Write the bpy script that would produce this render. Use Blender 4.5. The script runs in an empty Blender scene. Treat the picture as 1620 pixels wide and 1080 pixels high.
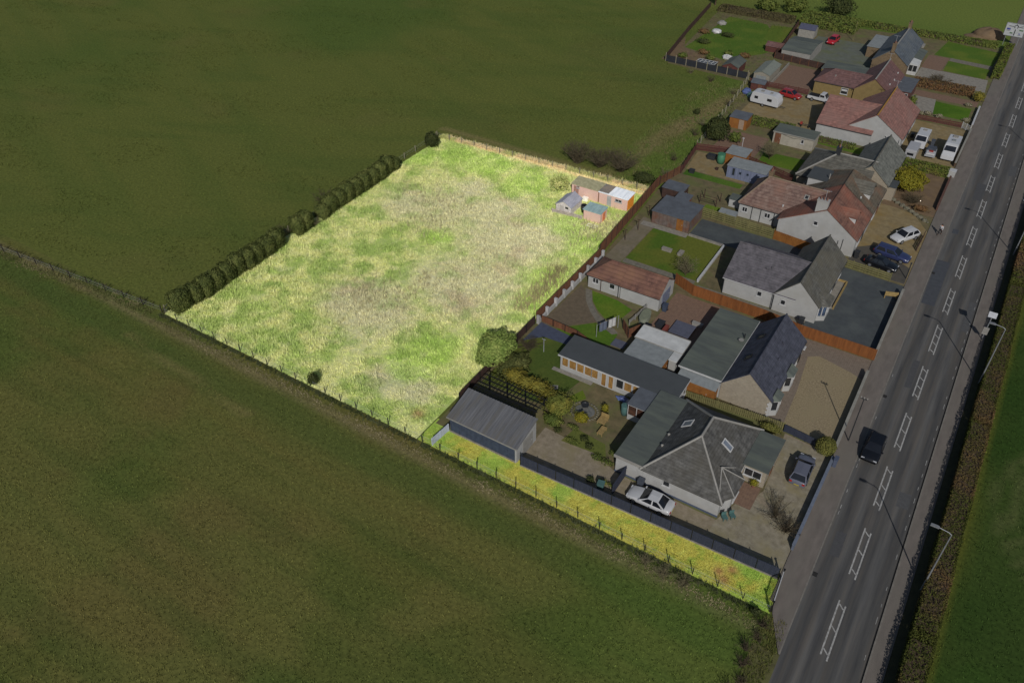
import bpy, bmesh, math, random
import numpy as np
from mathutils import Vector, Matrix

scene = bpy.context.scene
COL = scene.collection

# ---------------------------------------------------------------- camera
R = math.radians
PITCH, YAW, ROLL, CAM_H = R(39.8), R(33.3), R(-0.8), 62.0
fw = Vector((-math.sin(YAW) * math.cos(PITCH), math.cos(YAW) * math.cos(PITCH), -math.sin(PITCH)))
rt = Vector((math.cos(YAW), math.sin(YAW), 0)); up = rt.cross(fw)
r2 = rt * math.cos(ROLL) + up * math.sin(ROLL); u2 = -rt * math.sin(ROLL) + up * math.cos(ROLL)
cd = bpy.data.cameras.new("camera"); cam = bpy.data.objects.new("camera", cd); COL.objects.link(cam)
M3 = Matrix((r2, u2, -fw)).transposed()
cam.matrix_world = Matrix.Translation((0, 0, CAM_H)) @ M3.to_4x4()
cd.sensor_width = 36; cd.lens = 28.0; cd.clip_start = 1; cd.clip_end = 3000
scene.camera = cam

# ---------------------------------------------------------------- light
EL = R(34.7); SX, SY = 0.525, -0.851
world = bpy.data.worlds.new("World"); scene.world = world; world.use_nodes = True
wn = world.node_tree.nodes; wl = world.node_tree.links
sky = wn.new("ShaderNodeTexSky"); sky.sky_type = 'NISHITA'; sky.sun_disc = False
sky.sun_elevation = EL; sky.sun_rotation = math.atan2(SX, SY)
wl.new(sky.outputs[0], wn["Background"].inputs[0]); wn["Background"].inputs[1].default_value = 0.05
sd = bpy.data.lights.new("sun", 'SUN'); sd.energy = 2.8; sd.angle = R(0.5); sd.color = (1.0, 0.965, 0.91)
sun = bpy.data.objects.new("sun", sd); COL.objects.link(sun)
sun.rotation_euler = Vector((-SX * math.cos(EL), -SY * math.cos(EL), -math.sin(EL))).to_track_quat('-Z', 'Y').to_euler()
sun.location = (40, -60, 90)
scene.view_settings.view_transform = 'Standard'; scene.view_settings.look = 'None'
scene.view_settings.exposure = 0.0; scene.view_settings.gamma = 1.0

# ---------------------------------------------------------------- colours and materials
rng = np.random.default_rng(7); random.seed(7)
def lin(v): v = v / 255.0; return v / 12.92 if v <= 0.04045 else ((v + 0.055) / 1.055) ** 2.4
def A(r, g, b, k=0.60): return (lin(r) / k, lin(g) / k, lin(b) / k)
MATS = {}
def mat(name, c1, c2=None, scale=3.0, c3=None, scale3=0.35, bump=0.0, bscale=20.0, rough=0.85, metal=0.0, spec=0.3,
        bands=None, stretch=None, detail=6.0, attr=False, trans=0.0):
    """mottled procedural surface: c1/c2 mixed by fine noise, c3 by coarse noise; bands = (axis, period, amount)"""
    if name in MATS: return MATS[name]
    m = bpy.data.materials.new(name); m.use_nodes = True
    n = m.node_tree.nodes; l = m.node_tree.links
    b = n["Principled BSDF"]; b.inputs["Roughness"].default_value = rough; b.inputs["Metallic"].default_value = metal
    b.inputs["Specular IOR Level"].default_value = spec
    geo = n.new("ShaderNodeNewGeometry"); pos = geo.outputs["Position"]
    src = pos
    if stretch:
        mp = n.new("ShaderNodeMapping"); mp.inputs["Scale"].default_value = stretch; l.new(pos, mp.inputs[0]); src = mp.outputs[0]
    def noise(sc, de, vec):
        t = n.new("ShaderNodeTexNoise"); t.inputs["Scale"].default_value = sc; t.inputs["Detail"].default_value = de
        t.inputs["Roughness"].default_value = 0.62; l.new(vec, t.inputs["Vector"]); return t.outputs["Fac"]
    def ramp(fac, a, z):
        r = n.new("ShaderNodeMapRange"); r.inputs[1].default_value = a; r.inputs[2].default_value = z; l.new(fac, r.inputs[0]); return r.outputs[0]
    def mix(f, x, y, t='MIX'):
        q = n.new("ShaderNodeMix"); q.data_type = 'RGBA'; q.blend_type = t
        for s, v in ((0, f), (6, x), (7, y)):
            if hasattr(v, "links"): l.new(v, q.inputs[s])
            else: q.inputs[s].default_value = (v if s == 0 else (*v, 1) if len(v) == 3 else v)
        return q.outputs[2]
    if attr:
        at = n.new("ShaderNodeAttribute"); at.attribute_name = "col"
        f = ramp(noise(scale, detail, src), 0.3, 0.7)
        col = mix(f, mix(1.0, at.outputs["Color"], c1, 'MULTIPLY'), mix(1.0, at.outputs["Color"], c2, 'MULTIPLY'))
    else:
        c2 = c2 or tuple(x * 0.8 for x in c1)
        col = mix(ramp(noise(scale, detail, src), 0.32, 0.68), c1, c2)
    if c3: col = mix(ramp(noise(scale3, 4, src), 0.45, 0.7), col, c3)
    hgt = None
    if bands:
        for ax, per, amt in (bands if isinstance(bands, list) else [bands]):
            sp = n.new("ShaderNodeSeparateXYZ"); l.new(pos, sp.inputs[0])
            mm = n.new("ShaderNodeMath"); mm.operation = 'MULTIPLY'; mm.inputs[1].default_value = 1.0 / per; l.new(sp.outputs[ax], mm.inputs[0])
            fr = n.new("ShaderNodeMath"); fr.operation = 'FRACT'; l.new(mm.outputs[0], fr.inputs[0])
            dk = ramp(fr.outputs[0], 0.0, 0.35)
            col = mix(dk, mix(1.0, col, (1 - amt,) * 3, 'MULTIPLY'), col)
            hgt = dk
    l.new(col, b.inputs["Base Color"])
    if bump:
        bp = n.new("ShaderNodeBump"); bp.inputs["Strength"].default_value = bump; bp.inputs["Distance"].default_value = 0.08
        l.new(noise(bscale, 5, src), bp.inputs["Height"]); l.new(bp.outputs[0], b.inputs["Normal"])
    MATS[name] = m; return m
def plain(name, c, rough=0.6, metal=0.0, spec=0.4, var=0.12):
    return mat(name, c, tuple(x * (1 - 2 * var) for x in c), scale=2.2, rough=rough, metal=metal, spec=spec)
def leaf(name, a, b=None, c=None):
    b = b or tuple(x * .75 for x in a)
    m = mat(name, a, b, scale=2.6, c3=c, scale3=0.9, rough=0.75, spec=0.15, detail=3); return m

W_white = mat("white_render", A(142, 142, 141, .74), A(130, 130, 129, .74), scale=1.1, c3=A(131, 130, 127, .74), bump=.12, bscale=14)
W_cream = mat("cream_stone_render", A(134, 126, 112, .76), A(116, 108, 95, .76), scale=4, c3=A(120, 112, 100, .76), bump=.2, bscale=9)
W_ochre = mat("ochre_render", A(112, 96, 62, .74), A(100, 85, 54, .74), scale=2, bump=.1)
W_stone = mat("sandstone_wall", A(104, 90, 70, .72), A(84, 70, 54, .72), scale=5, bands=(2, .3, .22), bump=.3, bscale=6)
W_pinkb = mat("pink_brick", A(214, 182, 170, .74), A(186, 150, 140, .74), scale=9, bands=(2, .15, .16), c3=A(200, 174, 156, .74), bump=.2)
W_panel = mat("weathered_panel", A(92, 84, 80, .7), A(72, 62, 58, .7), scale=1.6, c3=A(88, 60, 46, .7), scale3=.5, bands=(0, .6, .2))
T_orange = mat("orange_timber", A(118, 78, 36, .68), A(98, 60, 26, .68), scale=1.5, bands=(2, .14, .2))
T_fence = mat("orange_fence_board", A(112, 68, 34, .7), A(88, 52, 26, .7), scale=1.2, stretch=(3, 3, .4), rough=.9)
T_brown = mat("brown_fence_board", A(100, 66, 46, .7), A(72, 46, 34, .7), scale=1.2, stretch=(3, 3, .4), rough=.9)
T_dark = mat("dark_timber", A(58, 42, 36), A(40, 29, 26), scale=2)
T_pale = mat("pale_green_fence_board", A(100, 96, 62, .68), A(76, 74, 46, .68), scale=1.5, stretch=(3, 3, .5))
T_wood = mat("light_wood", A(122, 104, 66), A(100, 84, 52), scale=3)
T_red = mat("red_stained_board", A(74, 44, 38), A(56, 32, 30), scale=2, stretch=(.5, .5, 4))
NAVY = mat("navy_panel", A(52, 60, 76, .7), A(40, 47, 60, .7), scale=2)
NAVYF = mat("dark_blue_fence", A(46, 50, 64, .72), A(36, 40, 52, .72), scale=2, stretch=(4, 4, .4))
BLACK = plain("black_metal", (.012, .012, .014), .5)
GALV = plain("galvanised_steel", A(140, 142, 146), .4, .3)
WHITEM = plain("white_painted_frame", A(160, 160, 160, .72), .4)
LTGREY = plain("light_grey_cap", A(112, 110, 106), .8)
DKGREY = plain("dark_grey_plastic", (.03, .032, .036), .5)
GLASS = mat("window_glass", (.012, .014, .017), (.03, .032, .035), scale=.8, rough=.08, spec=.6)
BLIND = mat("timber_blind_behind_glass", A(128, 98, 56), A(84, 62, 34), scale=3, stretch=(3, 3, .6), rough=.25)
SKYL = mat("skylight_glass", A(92, 98, 108), A(70, 76, 86), scale=1, rough=.1, spec=.7)
CONC = mat("concrete", A(112, 108, 100), A(92, 88, 82), scale=2, bump=.15)
STONEG = mat("garden_stone", A(92, 89, 76), A(66, 64, 54), scale=4, bump=.4, bscale=5)
BARK = mat("bark", A(70, 58, 44), A(46, 38, 30), scale=6, bump=.3)
TWIG = mat("bare_twig", A(74, 66, 50), A(52, 46, 34), scale=2)
TWIGP = mat("pale_twig", A(104, 98, 74), A(78, 72, 54), scale=2)

def roofm(name, c1, c2, c3=None, rib=None, course=.22, amt=.16, k=.62):
    bands = [(2, course, amt)]
    if rib is not None: bands.append((rib, .33, .2))
    c1 = tuple(v * 1.08 for v in c1); c2 = tuple(v * .86 for v in c2); bands = [(a, p, min(.45, q * 1.5)) for a, p, q in bands]
    return mat(name, A(*c1, k), A(*c2, k), scale=1.6, c3=A(*c3, k) if c3 else None, scale3=.4, bands=bands, bump=.25, bscale=7, rough=.8)
R_hip = roofm("grey_slate_roof", (74, 73, 71), (50, 50, 49), (62, 60, 55), course=.19, amt=.2)
R_f7 = roofm("blue_black_tile_roof", (58, 60, 70), (48, 50, 60), rib=1)
R_f6a = roofm("charcoal_tile_roof", (76, 73, 77), (66, 64, 68), course=.17)
R_f6b = roofm("weathered_grey_tile_roof", (76, 75, 71), (60, 59, 55), (77, 74, 65), rib=1)
R_f5a = roofm("brown_pantile_roof", (98, 82, 74), (80, 60, 56), (100, 76, 66), course=.3, amt=.25)
R_f5b = roofm("red_clay_tile_roof", (96, 70, 60), (76, 54, 48), (112, 70, 56), course=.2)
R_f5c = roofm("grey_brown_tile_roof", (78, 72, 62), (60, 55, 48), (88, 70, 56), course=.22)
R_f4 = roofm("mid_grey_tile_roof", (80, 78, 72), (62, 62, 58), (74, 70, 62), course=.25, rib=1)
R_f4s = roofm("plain_grey_roof", (86, 87, 82), (74, 75, 71), course=.3, amt=.08)
R_f3 = roofm("terracotta_tile_roof", (110, 80, 73), (96, 68, 63), (104, 80, 74), course=.22)
R_f2 = roofm("plum_red_tile_roof", (88, 66, 64), (72, 54, 54), (82, 58, 54), course=.22)
R_f1 = roofm("blue_grey_slate_roof", (70, 76, 82), (58, 63, 70), (76, 80, 82), course=.24)
R_out = roofm("dark_red_pantile_roof", (92, 66, 56), (70, 48, 44), (104, 76, 60), course=.3, amt=.25)
R_felt = mat("green_mineral_felt", A(66, 71, 68), A(58, 62, 60), scale=1.2, c3=A(74, 79, 72), scale3=.4, stretch=(.4, 1.6, 1), bump=.15, rough=.95)
R_feltd = mat("charcoal_felt", A(54, 57, 59), A(50, 53, 55), scale=1, bump=.1, rough=.8)
R_feltg = mat("grey_felt", A(104, 108, 109), A(90, 94, 95), scale=1.4, bump=.1, rough=.9)
R_feltb = mat("slate_felt", A(70, 74, 80), A(60, 63, 68), scale=1.2, bump=.1, rough=.9)
R_corr = mat("corrugated_fibre_cement", A(86, 87, 90), A(64, 65, 68), scale=.9, stretch=(5, .25, 1), c3=A(76, 74, 70), rough=.8)
R_shedw = mat("pale_sheet_roof", A(150, 151, 150), A(132, 133, 132), scale=1, rough=.7)
R_plotgreen = mat("mossy_felt", A(150, 145, 116), A(124, 120, 92), scale=2)
R_plotteal = mat("teal_sheet", A(136, 156, 154), A(112, 132, 132), scale=1.5, stretch=(3, .6, 1))
R_plotwhite = mat("white_corrugated_sheet", A(222, 224, 226, .66), A(190, 194, 198, .66), scale=1, stretch=(5, .3, 1))
R_plotgrey = mat("bleached_board_roof", A(150, 150, 158), A(120, 120, 128), scale=1.5, stretch=(4, .6, 1))

# ---------------------------------------------------------------- mesh helpers
class MB:
    def __init__(s): s.v = []; s.f = []
    def add(s, v, f):
        o = len(s.v); s.v += [tuple(p) for p in v]; s.f += [tuple(i + o for i in q) for q in f]; return s
    def box(s, x0, x1, y0, y1, z0, z1, rz=0, c=None):
        v = [(x0, y0, z0), (x1, y0, z0), (x1, y1, z0), (x0, y1, z0), (x0, y0, z1), (x1, y0, z1), (x1, y1, z1), (x0, y1, z1)]
        if rz:
            c = c or ((x0 + x1) / 2, (y0 + y1) / 2); a, b = math.cos(rz), math.sin(rz)
            v = [(c[0] + (x - c[0]) * a - (y - c[1]) * b, c[1] + (x - c[0]) * b + (y - c[1]) * a, z) for x, y, z in v]
        return s.add(v, [(3, 2, 1, 0), (4, 5, 6, 7), (0, 1, 5, 4), (1, 2, 6, 5), (2, 3, 7, 6), (3, 0, 4, 7)])
    def prism(s, poly, axis, a0, a1):
        """poly in the plane normal to axis ('x': (y,z), 'y': (x,z), 'z': (x,y)) extruded a0..a1"""
        def mk(p, a): return (a, p[0], p[1]) if axis == 'x' else (p[0], a, p[1]) if axis == 'y' else (p[0], p[1], a)
        n = len(poly); v = [mk(p, a0) for p in poly] + [mk(p, a1) for p in poly]
        f = [tuple(range(n))[::-1], tuple(range(n, 2 * n))] + [(i, (i + 1) % n, (i + 1) % n + n, i + n) for i in range(n)]
        return s.add(v, f)
    def tube(s, pts, r, n=6, r1=None):
        pts = [Vector(p) for p in pts]; k = len(pts); rings = []
        for i, p in enumerate(pts):
            d = (pts[min(i + 1, k - 1)] - pts[max(i - 1, 0)]).normalized()
            a = d.orthogonal().normalized(); b = d.cross(a)
            rr = r if r1 is None else r + (r1 - r) * i / (k - 1)
            rings += [tuple(p + (a * math.cos(t) + b * math.sin(t)) * rr) for t in (2 * math.pi * j / n for j in range(n))]
        f = [(i * n + j, i * n + (j + 1) % n, (i + 1) * n + (j + 1) % n, (i + 1) * n + j) for i in range(k - 1) for j in range(n)]
        f += [tuple(range(n))[::-1], tuple(range((k - 1) * n, k * n))]
        return s.add(rings, f)
    def lathe(s, prof, cx=0, cy=0, n=14):
        v = []; f = []
        for r, z in prof: v += [(cx + r * math.cos(2 * math.pi * j / n), cy + r * math.sin(2 * math.pi * j / n), z) for j in range(n)]
        k = len(prof)
        f = [(i * n + j, i * n + (j + 1) % n, (i + 1) * n + (j + 1) % n, (i + 1) * n + j) for i in range(k - 1) for j in range(n)]
        f += [tuple(range(n))[::-1], tuple(range((k - 1) * n, k * n))]
        return s.add(v, f)
    def blob(s, c, r, seed=0, n=10, m=7, amp=.15):
        rr = random.Random(seed); v = []; f = []
        for i in range(m + 1):
            t = math.pi * i / m
            for j in range(n):
                p = 2 * math.pi * j / n; q = 1 + rr.uniform(-amp, amp)
                v.append((c[0] + r[0] * q * math.sin(t) * math.cos(p), c[1] + r[1] * q * math.sin(t) * math.sin(p), c[2] + r[2] * q * math.cos(t)))
        for i in range(m):
            for j in range(n): f.append((i * n + j, (i + 1) * n + j, (i + 1) * n + (j + 1) % n, i * n + (j + 1) % n))
        return s.add(v, f)

def wloc(o):
    v = Vector((0, 0, 0))
    while o is not None: v += o.location; o = o.parent
    return v
def part(name, mb, m, parent=None, world=True, smooth=False, bevel=0):
    """link one mesh object; vertices are given in world axes unless world=False (then in the parent's own space)"""
    me = bpy.data.meshes.new(name)
    v = mb.v
    if parent is not None and world:
        o = wloc(parent); v = [(x - o.x, y - o.y, z - o.z) for x, y, z in v]
    me.from_pydata(v, [], mb.f)
    bm = bmesh.new(); bm.from_mesh(me); bmesh.ops.recalc_face_normals(bm, faces=bm.faces)
    if bevel: bmesh.ops.bevel(bm, geom=list(bm.edges), offset=bevel, segments=2, affect='EDGES', clamp_overlap=True)
    bm.to_mesh(me); bm.free()
    if smooth: me.polygons.foreach_set("use_smooth", [True] * len(me.polygons))
    me.materials.append(m)
    ob = bpy.data.objects.new(name, me); COL.objects.link(ob); ob.parent = parent
    return ob
def share(name, me, parent, loc=(0, 0, 0), rz=0):
    ob = bpy.data.objects.new(name, me); COL.objects.link(ob); ob.parent = parent; ob.location = loc; ob.rotation_euler = (0, 0, rz); return ob
def tag(o, label=None, cat=None, group=None, kind=None):
    if label: o["label"] = label
    if cat: o["category"] = cat
    if group: o["group"] = group
    if kind: o["kind"] = kind
    return o
def thing(name, label, cat, loc, rz=0, group=None):
    o = bpy.data.objects.new(name, None); COL.objects.link(o); o.empty_display_size = .3
    o.location = (loc[0], loc[1], loc[2] if len(loc) > 2 else 0); o.rotation_euler = (0, 0, rz)
    return tag(o, label, cat, group)
def np_obj(name, V, F, m, parent=None, colr=None, smooth=False):
    """numpy mesh: V (n,3), F (m,k) all same size; optional per-vertex colours"""
    me = bpy.data.meshes.new(name); V = np.asarray(V, np.float32); F = np.asarray(F, np.int32); k = F.shape[1]
    me.vertices.add(len(V)); me.vertices.foreach_set("co", V.ravel())
    me.loops.add(F.size); me.loops.foreach_set("vertex_index", F.ravel())
    me.polygons.add(len(F)); me.polygons.foreach_set("loop_start", np.arange(0, F.size, k, dtype=np.int32))
    me.polygons.foreach_set("loop_total", np.full(len(F), k, np.int32))
    if smooth: me.polygons.foreach_set("use_smooth", np.ones(len(F), bool))
    me.update(calc_edges=True)
    if colr is not None:
        a = me.color_attributes.new("col", 'FLOAT_COLOR', 'POINT')
        c = np.ones((len(V), 4), np.float32); c[:, :3] = colr; a.data.foreach_set("color", c.ravel())
    me.materials.append(m)
    ob = bpy.data.objects.new(name, me); COL.objects.link(ob); ob.parent = parent; return ob

# value noise in numpy (used for natural colour patches of grass)
_perm = np.random.default_rng(3).random((256, 256))
def vn(x, y, s, seed=0):
    x = np.asarray(x) / s + seed * 17.3; y = np.asarray(y) / s + seed * 31.7
    i = np.floor(x).astype(int); j = np.floor(y).astype(int); u = x - i; v = y - j
    u = u * u * (3 - 2 * u); v = v * v * (3 - 2 * v); p = lambda a, b: _perm[a % 256, b % 256]
    return (p(i, j) * (1 - u) + p(i + 1, j) * u) * (1 - v) + (p(i, j + 1) * (1 - u) + p(i + 1, j + 1) * u) * v
def fbm(x, y, s, seed=0, o=4):
    t = 0; a = 1; q = 0
    for k in range(o): t = t + a * vn(x, y, s / 2 ** k, seed + k); q += a; a *= .55
    return t / q
def sstep(v, a, b): t = np.clip((v - a) / (b - a), 0, 1); return t * t * (3 - 2 * t)
def mixc(a, b, t): return a * (1 - t[:, None]) + b * t[:, None]
C = lambda *c, k=.60: np.array(A(*c, k))

# ================================================================ GROUND
G_FIELD = mat("field_grass", (1.36, 1.34, 1.3), (.70, .72, .72), scale=2.6, attr=True, bump=.5, bscale=5, rough=.95, spec=.08, detail=9)
G_LAWN = mat("lawn_grass", (1.2, 1.18, 1.1), (.80, .82, .82), scale=3, attr=True, bump=.35, bscale=9, rough=.95, spec=.08, detail=8)
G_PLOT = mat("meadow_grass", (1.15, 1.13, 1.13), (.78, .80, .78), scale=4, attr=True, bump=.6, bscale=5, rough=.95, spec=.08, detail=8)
def grid(name, x0, x1, y0, y1, st, fn, m, z=0.0, kind='structure', inside=None, bumpz=None, east=None):
    nx = max(1, int((x1 - x0) / st)); ny = max(1, int((y1 - y0) / st))
    X, Y = np.meshgrid(np.linspace(x0, x1, nx + 1), np.linspace(y0, y1, ny + 1)); X = X.ravel(); Y = Y.ravel()
    if east is not None: X = x0 + (X - x0) * (east(Y) - x0) / (x1 - x0)
    Zz = np.full(X.shape, z) if bumpz is None else z + bumpz(X, Y)
    i = np.arange(nx)[None, :] + (nx + 1) * np.arange(ny)[:, None]; i = i.ravel()
    F = np.stack([i, i + 1, i + nx + 2, i + nx + 1], 1)
    o = np_obj(name, np.stack([X, Y, Zz], 1), F, m, colr=fn(X, Y)); o["kind"] = kind; return o
def poly(name, pts, m, z, fn=None):
    me = bpy.data.meshes.new(name); me.from_pydata([(p[0], p[1], z) for p in pts], [], [tuple(range(len(pts)))])
    bm = bmesh.new(); bm.from_mesh(me); bmesh.ops.recalc_face_normals(bm, faces=bm.faces)
    for f in bm.faces:
        if f.normal.z < 0: f.normal_flip()
    bm.to_mesh(me); bm.free(); me.materials.append(m)
    o = bpy.data.objects.new(name, me); COL.objects.link(o); o["kind"] = 'structure'; return o

def c_north(x, y):
    a = fbm(x + .4 * y, y - .3 * x, 60, 1); b = fbm(x, y, 14, 5); s = fbm(x * .3 + y * .25, (y - x * .4) * 1.6, 9, 9)
    c = mixc(np.tile(C(61, 73, 32), (len(x), 1)), C(72, 77, 36), sstep(a, .34, .62))
    c = mixc(c, C(76, 74, 40), sstep(b, .58, .8) * .35)
    c = mixc(c, C(54, 68, 30), sstep(s, .55, .75) * .3)
    st = fbm(x * .05 - y * .03, y * .6 + x * .25, 2.2, 78); c = mixc(c, C(56, 70, 30), sstep(st, .5, .3) * .3)
    # track of paler trodden grass beside the gardens, rough pasture behind them
    d = np.abs(x + 47 + 3.2 * np.sin(y / 14.0)); t = (1 - sstep(d, .8, 3.2)) * (y > 100) * (y < 158) * sstep(b, .3, .6)
    c = mixc(c, C(98, 86, 62), t * .8)
    c = mixc(c, C(64, 84, 32), sstep(x, -54, -44) * (1 - t) * sstep(y, 98, 108) * .55)
    c = mixc(c, C(84, 92, 44), sstep(y, 190, 215) * .6)
    e = (1 - sstep(np.abs(y - 105.3 + .02 * (x + 60)), .3, 1.3)) * (x > -84) * (x < -42)
    return mixc(c, C(104, 92, 64), e * .5)
def c_south(x, y):
    a = fbm(x + .5 * y, y * 1.2 - .6 * x, 34, 2); b = fbm(x, y, 9, 6); s = fbm(x * .35 + y * .7, y * .8 - x * .9, 12, 8)
    c = mixc(np.tile(C(65, 74, 34), (len(x), 1)), C(76, 76, 39), sstep(a, .36, .6))
    c = mixc(c, C(78, 68, 40), sstep(b, .56, .76) * .4)
    c = mixc(c, C(56, 66, 28), sstep(s, .55, .72) * .6)
    wob = 1.2 * (fbm(x, y, 7, 11) - .5)
    st = fbm(x * .06, y * 1.1 + x * .02, 1.6, 77); c = mixc(c, C(78, 74, 38), sstep(st, .5, .75) * .4); c = mixc(c, C(50, 62, 27), sstep(st, .5, .28) * .35)
    c = mixc(c, C(55, 68, 31), (1 - sstep(np.abs(y - 38.4 + wob), .8, 2.6)) * .6)
    c = mixc(c, C(98, 89, 64), (1 - sstep(np.abs(y - 41.3 + wob * .5), .1, .7)) * .6)
    for yy in (33.2, 31.4, 20.6, 18.8, 8.2, 6.4): c = mixc(c, C(54, 62, 28), (1 - sstep(np.abs(y - yy - .012 * x + .5 * np.sin(x / 23)), .2, .55)) * .3 * sstep(fbm(x, y, 12, 88), .35, .6))
    tr = np.abs(y - 37.4 + .075 * (x + 75)); c = mixc(c, C(98, 90, 56), (1 - sstep(tr, .1, .6)) * (x > -82) * (x < -58) * .5)
    c = mixc(c, C(54, 80, 28), sstep(x, -24, -8) * sstep(y, 22, 34) * .4)
    return c
def c_east(x, y):
    a = fbm(x, y, 20, 4); b = fbm(x, y, 5, 7)
    c = mixc(np.tile(C(33, 50, 18), (len(x), 1)), C(43, 56, 23), sstep(a, .35, .65)); c = mixc(c, C(36, 58, 19), sstep(b, .5, .75) * .6)
    c = mixc(c, C(70, 72, 28), 1 - sstep(x, 10.3, 11.0 + 1.0 * (a - .5)))
    for cx, cy, rr in ((24.5, 68, 12.3), (24.5, 68, 10.9), (24, 40, 9), (24, 40, 7.6)):
        q = np.abs(np.hypot(x - cx, y - cy) - rr); c = mixc(c, C(62, 68, 38), (1 - sstep(q, .2, .6)) * .75)
    return c
base_ground = poly("ground", [(-1600, -1200), (1600, -1200), (1600, 2200), (-1600, 2200)], mat("far_grass", A(72, 76, 34), A(60, 68, 30), scale=.05), -0.03)
grid("field_north", -320, -3.4, 43.2, 340, 1.25, c_north, G_FIELD)
grid("field_south", -320, -1.9, -60, 43.2, 1.0, c_south, G_FIELD)
grid("field_east", 9.9, 180, -40, 340, 1.0, c_east, G_FIELD)

# ---------------------------------------------------------------- the overgrown plot and its access strip, brightening put into their grass colours
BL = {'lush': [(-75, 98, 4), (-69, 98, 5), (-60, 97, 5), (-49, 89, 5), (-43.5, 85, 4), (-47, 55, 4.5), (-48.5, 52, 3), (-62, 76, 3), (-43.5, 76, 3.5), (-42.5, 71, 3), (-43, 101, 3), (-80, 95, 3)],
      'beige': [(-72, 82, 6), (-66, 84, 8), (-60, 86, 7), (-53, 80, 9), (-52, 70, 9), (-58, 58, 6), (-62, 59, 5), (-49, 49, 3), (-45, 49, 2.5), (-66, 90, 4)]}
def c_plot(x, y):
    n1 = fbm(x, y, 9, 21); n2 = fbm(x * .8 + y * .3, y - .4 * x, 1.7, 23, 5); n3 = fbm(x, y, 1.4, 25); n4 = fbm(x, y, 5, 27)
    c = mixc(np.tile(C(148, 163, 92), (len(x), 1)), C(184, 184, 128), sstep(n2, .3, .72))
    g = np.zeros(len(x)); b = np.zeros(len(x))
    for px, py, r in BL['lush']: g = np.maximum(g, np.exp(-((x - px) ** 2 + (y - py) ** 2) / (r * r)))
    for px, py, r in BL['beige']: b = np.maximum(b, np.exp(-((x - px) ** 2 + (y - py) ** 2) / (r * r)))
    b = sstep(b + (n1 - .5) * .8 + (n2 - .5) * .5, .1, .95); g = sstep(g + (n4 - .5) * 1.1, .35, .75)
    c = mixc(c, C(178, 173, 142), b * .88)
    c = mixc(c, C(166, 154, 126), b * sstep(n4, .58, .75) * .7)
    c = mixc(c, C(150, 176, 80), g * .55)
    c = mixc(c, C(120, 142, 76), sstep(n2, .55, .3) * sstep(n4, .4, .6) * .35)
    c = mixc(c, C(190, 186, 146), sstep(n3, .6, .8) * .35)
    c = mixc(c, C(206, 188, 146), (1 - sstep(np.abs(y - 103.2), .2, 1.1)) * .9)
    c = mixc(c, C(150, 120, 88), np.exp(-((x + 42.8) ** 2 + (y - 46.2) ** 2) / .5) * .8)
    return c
PLOT_N = lambda x: 102.3 + (x + 82.4) * .045
PLOT_E = lambda y: -40.72 - .065 * np.clip(y - 84, 0, 30)
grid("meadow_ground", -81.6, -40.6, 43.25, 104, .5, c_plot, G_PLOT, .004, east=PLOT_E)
def c_strip(x, y):
    n1 = fbm(x, y, 2.6, 31); n2 = fbm(x, y, .8, 33)
    c = mixc(np.tile(C(134, 154, 68), (len(x), 1)), C(158, 152, 70), sstep(n1 + .25 * np.exp(-((x + 16) / 8) ** 2) - .2 * sstep(x, -9, -5), .42, .66))
    c = mixc(c, C(164, 166, 84), sstep(n2, .55, .75) * .6); c = mixc(c, C(104, 140, 52), sstep(n2, .45, .25) * .5)
    for q in ((-7.6, 44.9), (-6.6, 45.7), (-6.9, 44.3)): c = mixc(c, C(140, 96, 74), np.exp(-((x - q[0]) ** 2 + (y - q[1]) ** 2) / .22) * .75)
    return c
STRIP_N = lambda x: 45.95 + max(0, (x + 29.7)) * .038
grid("access_strip_ground", -40.6, -2.35, 43.25, 46.9, .25, c_strip, G_PLOT, .004)

def tufts(name, label, cat, P, hgt, wid, colfn, m, blades=4, lean=.5, seed=1, shade=.25):
    """grass as many thin leaning blades; P (n,2) tuft positions"""
    r = np.random.default_rng(seed); n = len(P); N = n * blades
    bx = np.repeat(P[:, 0], blades) + r.normal(0, wid * .8, N); by = np.repeat(P[:, 1], blades) + r.normal(0, wid * .8, N)
    h = np.repeat(hgt, blades) * r.uniform(.5, 1.15, N); a = r.uniform(0, 2 * np.pi, N); L = h * lean * r.uniform(.3, 1.5, N)
    w = wid * r.uniform(.25, .6, N); p = a + np.pi / 2
    V = np.zeros((N, 3, 3)); V[:, 0] = np.stack([bx - w * np.cos(p), by - w * np.sin(p), np.zeros(N)], 1)
    V[:, 1] = np.stack([bx + w * np.cos(p), by + w * np.sin(p), np.zeros(N)], 1)
    V[:, 2] = np.stack([bx + L * np.cos(a), by + L * np.sin(a), h], 1)
    c = colfn(bx, by) * r.uniform(1 - shade, 1 + shade, N)[:, None]
    o = np_obj(name, V.reshape(-1, 3), np.arange(N * 3).reshape(-1, 3), m, colr=np.repeat(c, 3, 0))
    tag(o, label, cat, kind='stuff'); return o
G_BLADE = mat("grass_blade", (1.15, 1.15, 1.12), (.85, .87, .85), scale=1.3, attr=True, rough=.9, spec=.1, detail=3)
r_ = np.random.default_rng(11)
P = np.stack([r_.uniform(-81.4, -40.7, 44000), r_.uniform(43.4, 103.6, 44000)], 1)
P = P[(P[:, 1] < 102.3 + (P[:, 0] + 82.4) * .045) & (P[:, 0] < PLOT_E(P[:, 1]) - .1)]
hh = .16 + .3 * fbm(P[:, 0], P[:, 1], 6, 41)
tufts("meadow_grass", "rough meadow grass with brightened colour covering the overgrown plot", "grass", P, hh, .055, lambda x, y: c_plot(x, y) * 1.08, G_BLADE, 5, .9, 12, .28)
P = np.stack([r_.uniform(-80.8, -40.9, 15000), r_.uniform(43.5, 103.4, 15000)], 1)
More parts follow.
